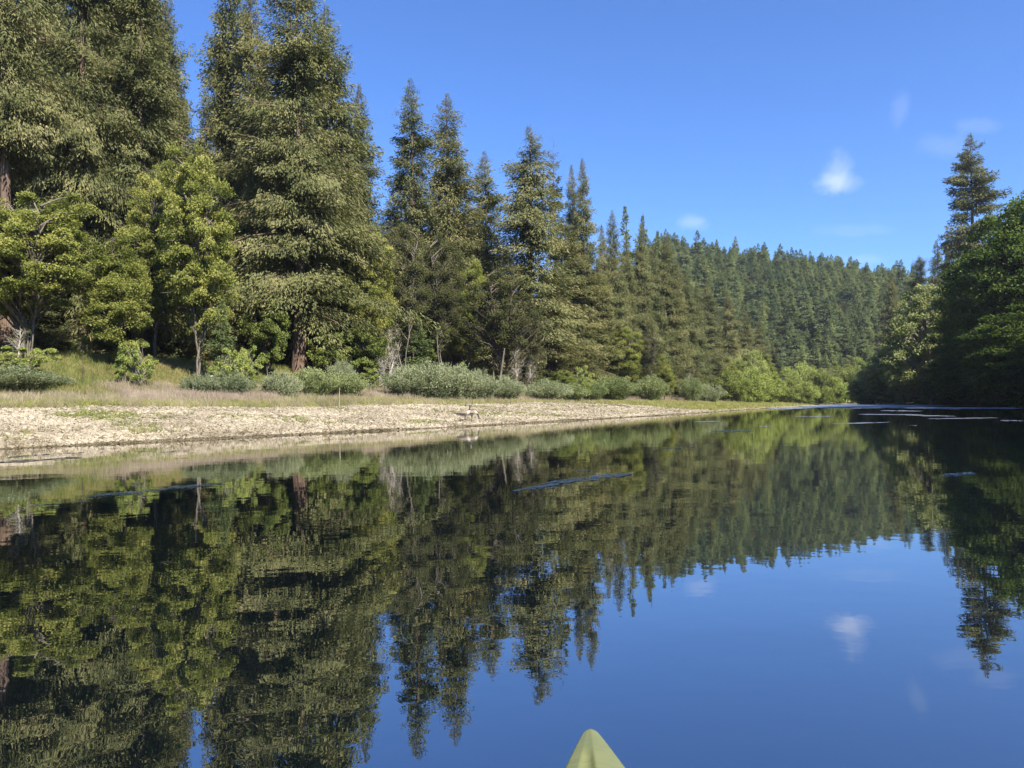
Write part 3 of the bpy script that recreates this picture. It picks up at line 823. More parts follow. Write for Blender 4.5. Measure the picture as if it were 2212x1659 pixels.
# ------------------------------------------------------------------ shrubs and young alders on the bar
wl = [
    (WI[0], 25, 790, 38, 95, 'grey green willow shrub at the picture edge under the pale stemmed alder'),
    (WI[1], -60, 795, 37, 90, 'grey green willow shrub cut by the picture edge'),
    (WI[1], 95, 808, 40, 70, 'grey green willow shrub beside the open grass slope'),
    (WI[2], 430, 812, 46, 52, 'low silvery willow shrub right of the grass slope'),
    (WI[1], 490, 804, 47, 70, 'silvery willow shrub below the bright alder bushes'),
    (WI[2], 610, 806, 50, 50, 'silvery willow shrub in front of the thick redwood trunk'),
    (WG, 675, 798, 53, 64, 'greener willow shrub just right of the thick redwood trunk'),
    (WG, 745, 806, 55, 56, 'greener willow shrub beside the sandy path'),
    (WI[0], 735, 780, 60, 36, 'taller silvery willow shrub reaching above its neighbours'),
    (WI[0], 880, 792, 60, 64, 'left part of the great rounded grey green willow beyond the sandy path'),
    (WI[0], 930, 784, 61, 78, 'great rounded grey green willow shrub beyond the sandy path'),
    (WI[0], 985, 788, 63, 66, 'right shoulder of the great rounded grey green willow'),
    (WI[1], 1035, 804, 66, 56, 'willow shrub sloping down from the great rounded one'),
    (WI[1], 1090, 816, 71, 52, 'willow shrub at the foot of the leaning trunks'),
    (WI[1], 1180, 822, 80, 46, 'low willow shrub below the first bright green maple'),
    (WG, 1225, 820, 86, 46, 'pale green willow shrub below the bright green maples'),
    (WG, 1275, 822, 92, 42, 'pale green willow shrub past the bright green maples'),
    (WG, 1322, 826, 99, 40, 'willow shrub below the dark young fir'),
    (WG, 1405, 826, 114, 36, 'willow shrub just past the dead leaning sticks'),
    (WG, 1492, 826, 134, 32, 'willow shrub at the foot of the bare pale sapling'),
    (WI[2], 1530, 824, 144, 30, 'far willow shrub before the rounded bright bush'),
]
for va, u, v, y, w_, lab in wl:
    if u > 1150: v += int(14 * math.sin(u * 0.37)) ; w_ *= 1.25 + 0.3 * math.sin(u * 0.21)
    by_px(va, 'willow_shrub', u, v, y, w_, lab, 'shrub', 'willows along the gravel bar')
yb = [
    (BR[0], 'young_alder', 300, 732, 44, 40, 'fresh green young alder on the grass slope, larger of two'),
    (BR[1], 'young_alder', 268, 745, 44, 26, 'fresh green young alder on the grass slope, smaller of two'),
    (BR[0], 'young_alder', 495, 748, 48, 42, 'bright green young alder beside the short pale post'),
    (BR[0], 'young_alder', 535, 742, 50, 30, 'bright green young alder before the dark gap in the trees'),
    (BR[1], 'young_alder', 178, 715, 49, 22, 'small bright leafed alder at the top of the grass slope'),
    (BR[0], 'young_alder', 55, 745, 41, 60, 'dark leafed young alder above the edge willows'),
    (BR[1], 'young_alder', 1000, 778, 70, 22, 'bright green young alder poking above the great willow'),
    (BR[0], 'young_alder', 1255, 786, 90, 26, 'bright young alder among the maples'),
    (BR[0], 'young_alder', 800, 790, 62, 20, 'green young alder at the head of the sandy path'),
]
for va, nm, u, v, y, w_, lab in yb:
    by_px(va, nm, u, v, y, w_, lab, 'shrub', 'young alders on the left bank')
by_px(DEADSH, 'dead_shrub', 838, 745, 64, 36, 'bare grey dead shrub at the head of the sandy path', 'shrub')

# bushes at the far end of the reach
fb = [
    (BUSH[1], 1580, 800, 158, 40, 'rounded green bush where the gravel bar narrows'),
    (BUSH[0], 1618, 790, 172, 46, 'large rounded light green bush at the end of the bar'),
    (BUSH[0], 1655, 802, 186, 38, 'second large rounded light green bush at the end of the bar'),
    (BUSH[1], 1700, 818, 205, 34, 'bright green bush at the far water edge'),
    (BUSH[0], 1735, 822, 222, 34, 'light green bush at the far water edge below the hill'),
    (BUSH[1], 1768, 800, 236, 32, 'bright green bush below a pale alder on the far bank'),
    (BUSH[0], 1800, 812, 250, 34, 'light green bush near the dark right bank trees'),
    (BUSH[1], 1830, 795, 262, 32, 'last bright green bush before the dark right bank trees'),
]
for va, u, v, y, w_, lab in fb:
    by_px(va, 'bank_bush', u, v, y, w_, lab, 'bush', 'bushes at the end of the reach')
fr_ = np.random.default_rng(5)
for k in range(26):
    u = 1560 + 320 * (k + fr_.random()) / 26
    y = np.interp(u, [1560, 1700, 1840, 1900], [172, 225, 278, 290]) + 14 * fr_.random()
    p = at(u, 800, y)
    place([PALE, AL[1], BUSH[0]][k % 3], 'alder_tree', (p.x, p.y, T(p.x, p.y)), 7 + 8 * fr_.random(), 4.0 + 2 * fr_.random(),
          'far green alder at the foot of the wooded hill', 'tree', 'alders at the foot of the hill')

# ------------------------------------------------------------------ the wooded hill: every tree its own object
OAK = broadleaf('hill_oak', 14, 5.0, 67, base=0.1, clusters=90, leaves=3600, stems=1, lean=0.05, cr=1.2, mat='olive', bark='bark_dark', l=0.8, w=0.28, flat=0.6)
pts = []
hr = np.random.default_rng(21)
tries = 0
while len(pts) < 1080 and tries < 26000:
    tries += 1
    y = 268 + 255 * hr.random() ** 0.9
    u = 1400 + 590 * hr.random()
    x = (u - W0 / 2) / F0 * y
    md = 4.1 + 0.006 * (y - 268)
    if any((x - q[0]) ** 2 + (y - q[1]) ** 2 < md * md for q in pts): continue
    s_, sd_k = river(x, y)
    if s_[0] < 14 or sd_k[0] > 0.5: continue
    pts.append((x, y))
pts.sort(key=lambda q: q[1])
rest = []
kinds_ = FIR + [OAK, RW[5]]
for k, (x, y) in enumerate(pts):
    z = T(x, y) - 0.5
    ty = int(hr.integers(0, 4)) if hr.random() > 0.2 else 4
    h_ = (11.5 + 8 * hr.random() ** 1.3 + (7 if hr.random() > 0.95 else 0)) if ty < 4 else 7 + 3.5 * hr.random()
    w_ = h_ * (0.19 + 0.08 * hr.random()) if ty < 4 else h_ * 0.36
    if k < 285:
        if ty < 4:
            place(FIR[ty], 'hill_fir', (x, y, z), h_, w_, 'blue green fir among hundreds on the distant wooded hill', 'tree', 'firs on the distant hill')
        else:
            place(OAK, 'hill_oak', (x, y, z), h_, w_, 'rounded broadleaf tree among the firs of the distant wooded hill', 'tree', 'broadleaf trees on the distant hill')
    else:
        rest.append((x, y, z, h_, w_, ty))

# ------------------------------------------------------------------ right bank
rb = [
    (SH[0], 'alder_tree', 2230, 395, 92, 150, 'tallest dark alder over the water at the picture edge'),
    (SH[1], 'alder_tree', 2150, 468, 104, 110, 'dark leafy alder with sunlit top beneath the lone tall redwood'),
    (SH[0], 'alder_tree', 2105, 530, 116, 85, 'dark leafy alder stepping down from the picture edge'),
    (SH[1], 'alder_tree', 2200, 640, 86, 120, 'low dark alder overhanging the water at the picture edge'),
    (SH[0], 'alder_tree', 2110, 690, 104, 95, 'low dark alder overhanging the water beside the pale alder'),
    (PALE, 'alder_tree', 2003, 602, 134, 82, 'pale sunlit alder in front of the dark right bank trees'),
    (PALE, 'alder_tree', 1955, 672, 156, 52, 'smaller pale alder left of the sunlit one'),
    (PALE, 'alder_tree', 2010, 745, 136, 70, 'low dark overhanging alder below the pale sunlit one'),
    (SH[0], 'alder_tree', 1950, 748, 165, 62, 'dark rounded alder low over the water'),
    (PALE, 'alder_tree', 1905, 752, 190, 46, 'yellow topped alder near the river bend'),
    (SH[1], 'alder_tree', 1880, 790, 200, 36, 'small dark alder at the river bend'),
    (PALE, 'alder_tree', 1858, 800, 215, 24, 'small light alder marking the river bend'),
    (OPEN, 'redwood_tree', 2094, 290, 176, 98, 'lone tall open redwood rising above the right bank'),
    (RW[5], 'redwood_tree', 2022, 520, 200, 46, 'rusty redwood left of the lone tall one'),
    (RW[3], 'redwood_tree', 2045, 500, 215, 24, 'thin redwood tip beside the lone tall one'),
    (RW[0], 'redwood_tree', 1985, 552, 205, 60, 'dark brown redwood behind the pale alder'),
    (RW[5], 'redwood_tree', 1925, 596, 225, 50, 'dark redwood nearest the river bend on the right bank'),
    (RW[5], 'redwood_tree', 2072, 548, 190, 58, 'short rusty redwood at the foot of the lone tall one'),
    (RW[2], 'redwood_tree', 2130, 560, 165, 60, 'shaded redwood under the lone tall one'),
]
for va, nm, u, v, y, w_, lab in rb:
    by_px(va, nm, u, v, y, w_, lab, 'tree', 'trees on the right bank')
fr_ = np.random.default_rng(12)
for k, (x, y, h_) in enumerate([(62, 84, 17), (70, 72, 22), (56, 66, 19), (64, 54, 24), (50, 48, 18), (58, 36, 23), (44, 30, 18), (52, 16, 22), (40, 8, 17), (76, 100, 24), (86, 120, 15), (92, 92, 20),
                                (104, 118, 18), (116, 150, 15), (80, 56, 26), (72, 36, 26), (126, 175, 14), (136, 200, 14), (66, 102, 14), (74, 122, 13), (86, 148, 12), (95, 170, 12), (104, 190, 11), (104, 140, 13)]):
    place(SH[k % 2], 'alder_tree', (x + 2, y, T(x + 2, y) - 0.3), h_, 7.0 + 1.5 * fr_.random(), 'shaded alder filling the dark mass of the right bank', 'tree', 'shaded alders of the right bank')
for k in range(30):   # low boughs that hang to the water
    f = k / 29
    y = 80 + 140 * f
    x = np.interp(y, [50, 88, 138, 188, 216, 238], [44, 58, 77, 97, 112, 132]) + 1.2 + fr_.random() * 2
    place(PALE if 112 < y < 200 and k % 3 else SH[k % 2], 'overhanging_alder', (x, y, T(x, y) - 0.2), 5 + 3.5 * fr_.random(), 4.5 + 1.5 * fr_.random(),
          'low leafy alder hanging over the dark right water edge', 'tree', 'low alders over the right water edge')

# ------------------------------------------------------------------ stuff scattered by geometry nodes
def scatter(name, P, rot, scl, idx, sources, label_kind='stuff'):
    me = bpy.data.meshes.new(name)
    P = np.asarray(P, np.float32)
    me.vertices.add(len(P)); me.vertices.foreach_set('co', P.ravel())
    for nm, typ, arr, key in (('rot', 'FLOAT_VECTOR', rot, 'vector'), ('scl', 'FLOAT_VECTOR', scl, 'vector'), ('idx', 'INT', idx, 'value')):
        a_ = me.attributes.new(nm, typ, 'POINT')
        a_.data.foreach_set(key, np.asarray(arr, np.int32 if typ == 'INT' else np.float32).ravel())
    o = link_mesh(name, me)
    o['kind'] = label_kind
    col_ = bpy.data.collections.new(name + '_source')
    for i, sm_ in enumerate(sources):
        so = bpy.data.objects.new('%s_source_%02d' % (name, i), sm_)
        col_.objects.link(so)
    g = bpy.data.node_groups.new(name, 'GeometryNodeTree')
    g.interface.new_socket('Geometry', in_out='INPUT', socket_type='NodeSocketGeometry')
    g.interface.new_socket('Geometry', in_out='OUTPUT', socket_type='NodeSocketGeometry')
    gi = g.nodes.new('NodeGroupInput'); go = g.nodes.new('NodeGroupOutput')
    ci = g.nodes.new('GeometryNodeCollectionInfo')
    ci.inputs['Collection'].default_value = col_
    ci.inputs['Separate Children'].default_value = True
    ci.inputs['Reset Children'].default_value = True
    ip = g.nodes.new('GeometryNodeInstanceOnPoints')
    ip.inputs['Pick Instance'].default_value = True
    def named(nm, dt):
        n = g.nodes.new('GeometryNodeInputNamedAttribute'); n.data_type = dt; n.inputs['Name'].default_value = nm
        return n.outputs['Attribute']
    g.links.new(gi.outputs[0], ip.inputs['Points'])
    g.links.new(ci.outputs[0], ip.inputs['Instance'])
    g.links.new(named('idx', 'INT'), ip.inputs['Instance Index'])
    er = g.nodes.new('FunctionNodeEulerToRotation')
    g.links.new(named('rot', 'FLOAT_VECTOR'), er.inputs[0]); g.links.new(er.outputs[0], ip.inputs['Rotation'])
    g.links.new(named('scl', 'FLOAT_VECTOR'), ip.inputs['Scale'])
    g.links.new(ip.outputs[0], go.inputs[0])
    md = o.modifiers.new('scatter', 'NODES'); md.node_group = g
    return o

def sample_bank(n, smin, smax, ymin, ymax, r, u_min=-80, u_max=1900, near_pow=1.6, side=0):
    """points on the left bank between two distances from the water, seen by the camera"""
    out_ = []
    tot = 0
    while tot < n:
        k = n * 3
        y = ymin * (ymax / ymin) ** (r.random(k) ** near_pow * 1.0)
        tl = (u_min + (u_max - u_min) * r.random(k) - W0 / 2) / F0
        x = tl * y
        z, s, sd2 = terrain(x, y, True)
        s0, sd0 = river(x, y)
        ok = (s0 > smin) & (s0 < smax) & (sd0 < 0.5 if side == 0 else sd0 > 0.5)
        q = np.stack([x, y, z, s0], 1)[ok]
        out_.append(q); tot += len(q)
    return np.concatenate(out_)[:n]

def simple_mat(name, cols, rough=True, trans=0.0, attr='tint'):
    m, t, out = new_mat(name)
    oi = nn(t, 'ShaderNodeObjectInfo')
    a = nn(t, 'ShaderNodeAttribute', attribute_name=attr)
    geo = nn(t, 'ShaderNodeNewGeometry')
    n = nn(t, 'ShaderNodeTexNoise'); n.inputs['Scale'].default_value = 0.35; t.links.new(geo.outputs['Position'], n.inputs['Vector'])
    f = math_n(t, 'ADD', math_n(t, 'MULTIPLY', oi.outputs['Random'], 0.45), math_n(t, 'MULTIPLY', a.outputs['Fac'], 0.35))
    f = math_n(t, 'ADD', f, math_n(t, 'MULTIPLY_ADD', n.outputs[0], 1.2, -0.5), clamp=True)
    col = ramp(t, f, cols)
    d = nn(t, 'ShaderNodeBsdfDiffuse'); t.links.new(col, d.inputs[0])
    if trans > 0:
        tr = nn(t, 'ShaderNodeBsdfTranslucent'); t.links.new(col, tr.inputs[0])
        mx = nn(t, 'ShaderNodeMixShader'); mx.inputs[0].default_value = trans
        t.links.new(d.outputs[0], mx.inputs[1]); t.links.new(tr.outputs[0], mx.inputs[2]); t.links.new(mx.outputs[0], out.inputs[0])
    else:
        t.links.new(d.outputs[0], out.inputs[0])
    return m

def tuft(name, n, h, spread, w, mat, seed, lean=0.35, heads=0.0):
    r = np.random.default_rng(seed)
    V = []; F_ = []; tt = []
    for k in range(n):
        a = r.random() * 6.28; rr = spread * math.sqrt(r.random())
        b = np.array([math.cos(a) * rr, math.sin(a) * rr, -0.02])
        d = np.array([r.normal(0, lean), r.normal(0, lean), 1.0]); d /= np.linalg.norm(d)
        hh = h * (0.55 + 0.6 * r.random())
        sd2 = np.array([math.cos(a + 1.3), math.sin(a + 1.3), 0]) * w
        i = len(V)
        mid = b + d * hh * 0.55; tip = b + d * hh + np.array([d[0], d[1], -0.2]) * hh * 0.15
        V += [b - sd2, b + sd2, mid + sd2 * 0.8, mid - sd2 * 0.8, tip + sd2 * (0.2 + heads), tip - sd2 * (0.2 + heads)]
        F_ += [(i, i + 1, i + 2, i + 3), (i + 3, i + 2, i + 4, i + 5)]
        q = r.random(); tt += [q, q]
    return mesh_np(name, V, F_, [mat], tint=tt)

m_dry = simple_mat('dry_stems', [(0.0, (0.15, 0.13, 0.08)), (0.5, (0.27, 0.235, 0.15)), (1.0, (0.38, 0.33, 0.23))], trans=0.3)
m_mauve = simple_mat('mauve_dry_stems', [(0.0, (0.17, 0.135, 0.10)), (0.5, (0.27, 0.22, 0.165)), (1.0, (0.37, 0.31, 0.235))], trans=0.25)
m_yg = simple_mat('yellow_green_grass', [(0.0, (0.14, 0.155, 0.045)), (0.5, (0.235, 0.235, 0.08)), (1.0, (0.34, 0.31, 0.13))], trans=0.3)
m_gr = simple_mat('green_grass', [(0.0, (0.095, 0.125, 0.032)), (0.35, (0.165, 0.19, 0.055)), (0.65, (0.25, 0.225, 0.095)), (1.0, (0.28, 0.195, 0.11))], trans=0.35)
m_weed = simple_mat('weed_leaves', [(0.0, (0.11, 0.13, 0.04)), (0.6, (0.20, 0.215, 0.07)), (1.0, (0.28, 0.26, 0.11))], trans=0.3)
m_brown = simple_mat('brown_sprigs', [(0.0, (0.055, 0.042, 0.022)), (1.0, (0.17, 0.13, 0.07))])
m_peb = simple_mat('pebbles', [(0.0, (0.16, 0.136, 0.095)), (0.4, (0.275, 0.238, 0.175)), (0.75, (0.36, 0.315, 0.235)), (1.0, (0.47, 0.42, 0.33))])
m_wetp = simple_mat('wet_pebbles', [(0.0, (0.035, 0.03, 0.018)), (0.5, (0.13, 0.11, 0.07)), (1.0, (0.30, 0.26, 0.19))])

def rot_rand(n, r, tilt=0.1):
    return np.stack([r.normal(0, tilt, n), r.normal(0, tilt, n), r.random(n) * 6.28], 1)

def scl_rand(n, r, lo, hi, zk=1.0):
    s = lo + (hi - lo) * r.random(n)
    return np.stack([s, s, s * zk * (0.8 + 0.4 * r.random(n))], 1)

gr = np.random.default_rng(3)
crowns_ = [v_['parts'][2][1] for v_ in FIR + [OAK]]
q = np.array(rest); hs_ = np.array([v_['H'] for v_ in FIR + [OAK]]); rs_ = np.array([v_['R'] for v_ in FIR + [OAK]])
ti = q[:, 5].astype(int)
scatter('hilltop_forest', q[:, :3], rot_rand(len(q), gr, 0.0), np.stack([q[:, 4] / rs_[ti], q[:, 4] / rs_[ti], q[:, 3] / hs_[ti]], 1), ti, crowns_)
def pebble(name, seed, mat):
    r = np.random.default_rng(seed)
    V = []; rings = [(-0.35, 0.75), (0.1, 1.0), (0.45, 0.62)]
    for z, q in rings:
        for k in range(6):
            a = k * 1.047 + r.normal(0, 0.12)
            V.append((math.cos(a) * q * (1 + r.normal(0, 0.12)), math.sin(a) * q * 0.75 * (1 + r.normal(0, 0.12)), z * 0.7 + r.normal(0, 0.04)))
    V.append((0, 0, 0.42))
    F_ = [(i * 6 + k, i * 6 + (k + 1) % 6, (i + 1) * 6 + (k + 1) % 6, (i + 1) * 6 + k) for i in range(2) for k in range(6)]
    F_ += [(12 + k, 12 + (k + 1) % 6, 18, 18) for k in range(6)]
    me = bpy.data.meshes.new(name)
    me.from_pydata(V, [], [f if f[2] != f[3] else f[:3] for f in F_])
    me.materials.append(mat)
    return me
pebs = [pebble('pebble_%d' % i, 80 + i, m_peb) for i in range(4)]
wpebs = [pebble('wet_pebble_%d' % i, 90 + i, m_wetp) for i in range(3)]

q = sample_bank(90000, 0.35, 14.5, 16, 150, gr, near_pow=1.15)
thin = gr.random(len(q)) < np.interp(q[:, 3], [0, 10, 14.5], [1, 0.8, 0.15]) * np.interp(q[:, 1], [85, 125], [1.0, 0.06])
q = q[thin]; n = len(q)
sz = (0.025 + 0.05 * gr.random(n) ** 2.2 + 0.05 * (gr.random(n) > 0.96)) * np.interp(q[:, 1], [20, 60, 150], [1.0, 1.4, 2.2])
scatter('gravel', q[:, :3] + np.array([0, 0, 0.01]), rot_rand(n, gr, 0.35), np.stack([sz * (0.9 + 0.5 * gr.random(n)), sz, sz * (0.7 + 0.5 * gr.random(n))], 1), gr.integers(0, 4, n), pebs)
q = sample_bank(6000, -0.25, 0.35, 16, 140, gr, near_pow=1.1); n = len(q)
sz = (0.03 + 0.05 * gr.random(n) ** 2) * np.interp(q[:, 1], [20, 60, 150], [1.0, 1.3, 2.0])
scatter('wet_stones', np.stack([q[:, 0], q[:, 1], np.maximum(q[:, 2], -0.02)], 1), rot_rand(n, gr, 0.3), np.stack([sz * 1.3, sz, sz * 0.8], 1), gr.integers(0, 3, n), wpebs)

dry = [tuft('dry_tuft_%d' % i, 34, 0.42, 0.42, 0.006, m_dry, 100 + i, 0.3, 0.3) for i in range(3)]
mauve = [tuft('mauve_tuft_%d' % i, 44, 0.62, 0.55, 0.006, m_mauve, 110 + i, 0.16, 0.6) for i in range(3)]
ygt = [tuft('short_tuft_%d' % i, 40, 0.20, 0.35, 0.008, m_yg, 120 + i, 0.4) for i in range(3)]
grt = [tuft('grass_tuft_%d' % i, 60, 0.40, 0.45, 0.011, m_gr, 130 + i, 0.4) for i in range(3)]
weed = [tuft('weed_tuft_%d' % i, 26, 0.16, 0.14, 0.012, m_weed, 140 + i, 0.7) for i in range(3)]
sprig = [tuft('sprig_%d' % i, 9, 0.20, 0.10, 0.006, m_brown, 150 + i, 0.5) for i in range(3)]

q = sample_bank(8000, 12.0, 17.0, 24, 190, gr, near_pow=1.2); n = len(q)
scatter('short_grass', q[:, :3], rot_rand(n, gr), scl_rand(n, gr, 0.7, 1.4), gr.integers(0, 3, n), ygt)
q = sample_bank(3500, 11.5, 21.0, 24, 190, gr, near_pow=1.2); n = len(q)
scatter('dry_grass', q[:, :3], rot_rand(n, gr), scl_rand(n, gr, 0.5, 1.1), gr.integers(0, 3, n), dry)
q = sample_bank(6500, 15.5, 21.5, 28, 190, gr, near_pow=1.2)
q = q[(wob(q[:, 0], q[:, 1], 0.3, 1.0) > -0.35)]; n = len(q)
scatter('mauve_dry_herbs', q[:, :3], rot_rand(n, gr), scl_rand(n, gr, 0.45, 0.95), gr.integers(0, 3, n), mauve)
q = sample_bank(9000, 19.0, 31.0, 30, 200, gr, near_pow=1.2); n = len(q)
scatter('grass', q[:, :3], rot_rand(n, gr), scl_rand(n, gr, 0.5, 1.25), gr.integers(0, 3, n), grt)
q = sample_bank(9000, 1.6, 12.5, 18, 150, gr, near_pow=1.15)
keep = (wob(q[:, 0], q[:, 1], 1.1, 2.0) + 0.6 * wob(q[:, 0], q[:, 1], 0.23, 6.0) + 0.25 * gr.normal(0, 1, len(q)) + 0.016 * (q[:, 1] - 48) > 0.52)
q = q[keep]; n = len(q)
scatter('gravel_weeds', q[:, :3], rot_rand(n, gr), scl_rand(n, gr, 0.5, 1.3), gr.integers(0, 3, n), weed)
q = sample_bank(3500, 1.0, 13.0, 85, 215, gr, near_pow=1.0); n = len(q)
scatter('bar_grass', q[:, :3], rot_rand(n, gr), scl_rand(n, gr, 0.8, 1.8), gr.integers(0, 3, n), ygt)
q = sample_bank(1500, 0.0, 4.5, 17, 140, gr, near_pow=1.2)
q = q[gr.random(len(q)) < np.interp(q[:, 3], [0, 0.8, 4.5], [1, 0.7, 0.15])]; n = len(q)
scatter('brown_sprigs', q[:, :3], rot_rand(n, gr, 0.3), scl_rand(n, gr, 0.4, 1.3), gr.integers(0, 3, n), sprig)

# ------------------------------------------------------------------ driftwood, posts and sticks
def stick(name, P, rad, mat, label, cat, group=None, sides=6, twigs=()):
    tb = Tubes()
    P = np.array(P, float); o0 = P[0].copy()
    tb.add(P - o0, rad, sides)
    for tw, tr in twigs:
        tb.add(np.array(tw, float) - o0, tr, 4)
    o = link_mesh(name, tb.mesh(name, M[mat])); o.location = o0
    return tag(o, label, cat, group)

def on_ground(u, y, dz=0.0):
    p = at(u, 880, y)
    return np.array([p.x, p.y, T(p.x, p.y) + dz])

a = on_ground(1298, 74, 0.05); b_ = on_ground(1365, 76, 0.05)
mid = (a + b_) / 2
stick('fallen_branch', [a, a * .7 + b_ * .3 + [0, 0, .12], mid + [0, 0, 0.14], a * .25 + b_ * .75 + [0, 0, .10], b_], [0.02, 0.035, 0.045, 0.04, 0.03], 'bark_dark',
      'long thin fallen branch lying on the gravel bar', 'branch', twigs=[([a * .9 + b_ * .1 + [0, 0, .03], a * .9 + b_ * .1 + [0.1, 0, .3], a * .9 + b_ * .1 + [.05, 0, .5]], [0.015, 0.012, 0.006])])
p = on_ground(458, 49.5, -0.1)
stick('post', [p, p + [0, 0, 0.5], p + [0.02, 0, 1.0]], [0.16, 0.15, 0.14], 'wood_pale', 'short pale post at the top of the grass bank', 'post')
for (u, y, h_, lx, lab) in ((1352, 80, 0, 0, None), (733, 44, 1.2, 0.02, 'thin upright reed standing before the sandy path'), (180, 42, 1.9, -0.03, 'thin upright stick on the open grass slope'),
                            (417, 45, 1.1, 0.02, 'short bleached stick on the grass slope beside the willows'), (1447, 112, 2.6, 1.2, 'dark leaning stick at the far willows, higher of two'),
                            (1474, 114, 1.3, 0.8, 'dark leaning stick at the far willows, lower of two'), (396, 24, 0.22, 0.1, 'small dark stump like stick on the gravel'),
                            (1103, 62, 0.5, 0.04, 'dark upright twig on the gravel beside the geese'), (1020, 58, 0.6, 0.03, 'thin dark stem in the short grass behind the geese')):
    if not h_: continue
    p = on_ground(u, y, -0.05)
    stick('stick', [p, p + [lx * 0.4, 0, h_ * .5], p + [lx, 0, h_]], [0.035, 0.028, 0.012] if h_ > 1 else [0.02, 0.018, 0.01], 'bark_grey' if 'bleached' in lab or 'reed' in lab else 'bark_dark', lab, 'stick')
# two leaning trunks cut off in the great willow
for (u0, y, u1, v1, lab) in ((1062, 76, 1066, 802, 'short broken orange brown trunk in the willows'), (1070, 77, 1090, 752, 'leaning orange brown trunk beside the broken one')):
    p = on_ground(u0, y, -0.2); e = np.array(at(u1, v1, y))
    stick('leaning_trunk', [p, p * .5 + e * .5 + [0.1, 0, 0], e], [0.16, 0.12, 0.07], 'bark_twig', lab, 'trunk')
# fallen trees on the right bank
for (u0, v0, y0, u1, v1, y1, lab) in ((1868, 845, 196, 2010, 868, 170, 'fallen bare trunk slanting into the water at the river bend'), (2090, 832, 98, 2225, 868, 84, 'fallen bare trunk under the dark alders at the picture edge')):
    p = np.array(at(u0, v0, y0)); e = np.array(at(u1, v1, y1))
    tw = []
    rr = np.random.default_rng(int(u0))
    for k in range(7):
        f = 0.05 + 0.12 * k; b0 = p * (1 - f) + e * f
        tip = b0 + np.array([rr.normal(-1.5, 0.8), rr.normal(-1, 0.6), rr.normal(0.3, 0.9)])
        tw.append(([b0, (b0 + tip) / 2 + [0, 0, .15], tip], [0.05, 0.035, 0.015]))
    stick('fallen_tree', [p, p * .66 + e * .34 + [0, 0, .1], p * .33 + e * .67, e], [0.06, 0.10, 0.14, 0.18], 'bark_grey', lab, 'fallen tree', twigs=tw)

# ------------------------------------------------------------------ geese
def flat_mat(name, c, rough=0.7):
    m, t, out = new_mat(name)
    tcd = nn(t, 'ShaderNodeTexCoord')
    n = nn(t, 'ShaderNodeTexNoise'); n.inputs['Scale'].default_value = 30; n.inputs['Detail'].default_value = 3
    t.links.new(tcd.outputs['Object'], n.inputs['Vector'])
    col = mixc(t, n.outputs[0], tuple(x * 0.65 for x in c), tuple(min(1, x * 1.35) for x in c))
    b = nn(t, 'ShaderNodeBsdfPrincipled'); t.links.new(col, b.inputs['Base Color']); b.inputs['Roughness'].default_value = rough
    t.links.new(b.outputs[0], out.inputs[0])
    return m
GB = [flat_mat('goose_brown', (0.15, 0.12, 0.09)), flat_mat('goose_pale', (0.33, 0.29, 0.24)), flat_mat('goose_black', (0.018, 0.016, 0.015)), flat_mat('goose_white', (0.45, 0.44, 0.42))]
goose_leg = flat_mat('goose_leg', (0.05, 0.045, 0.04))

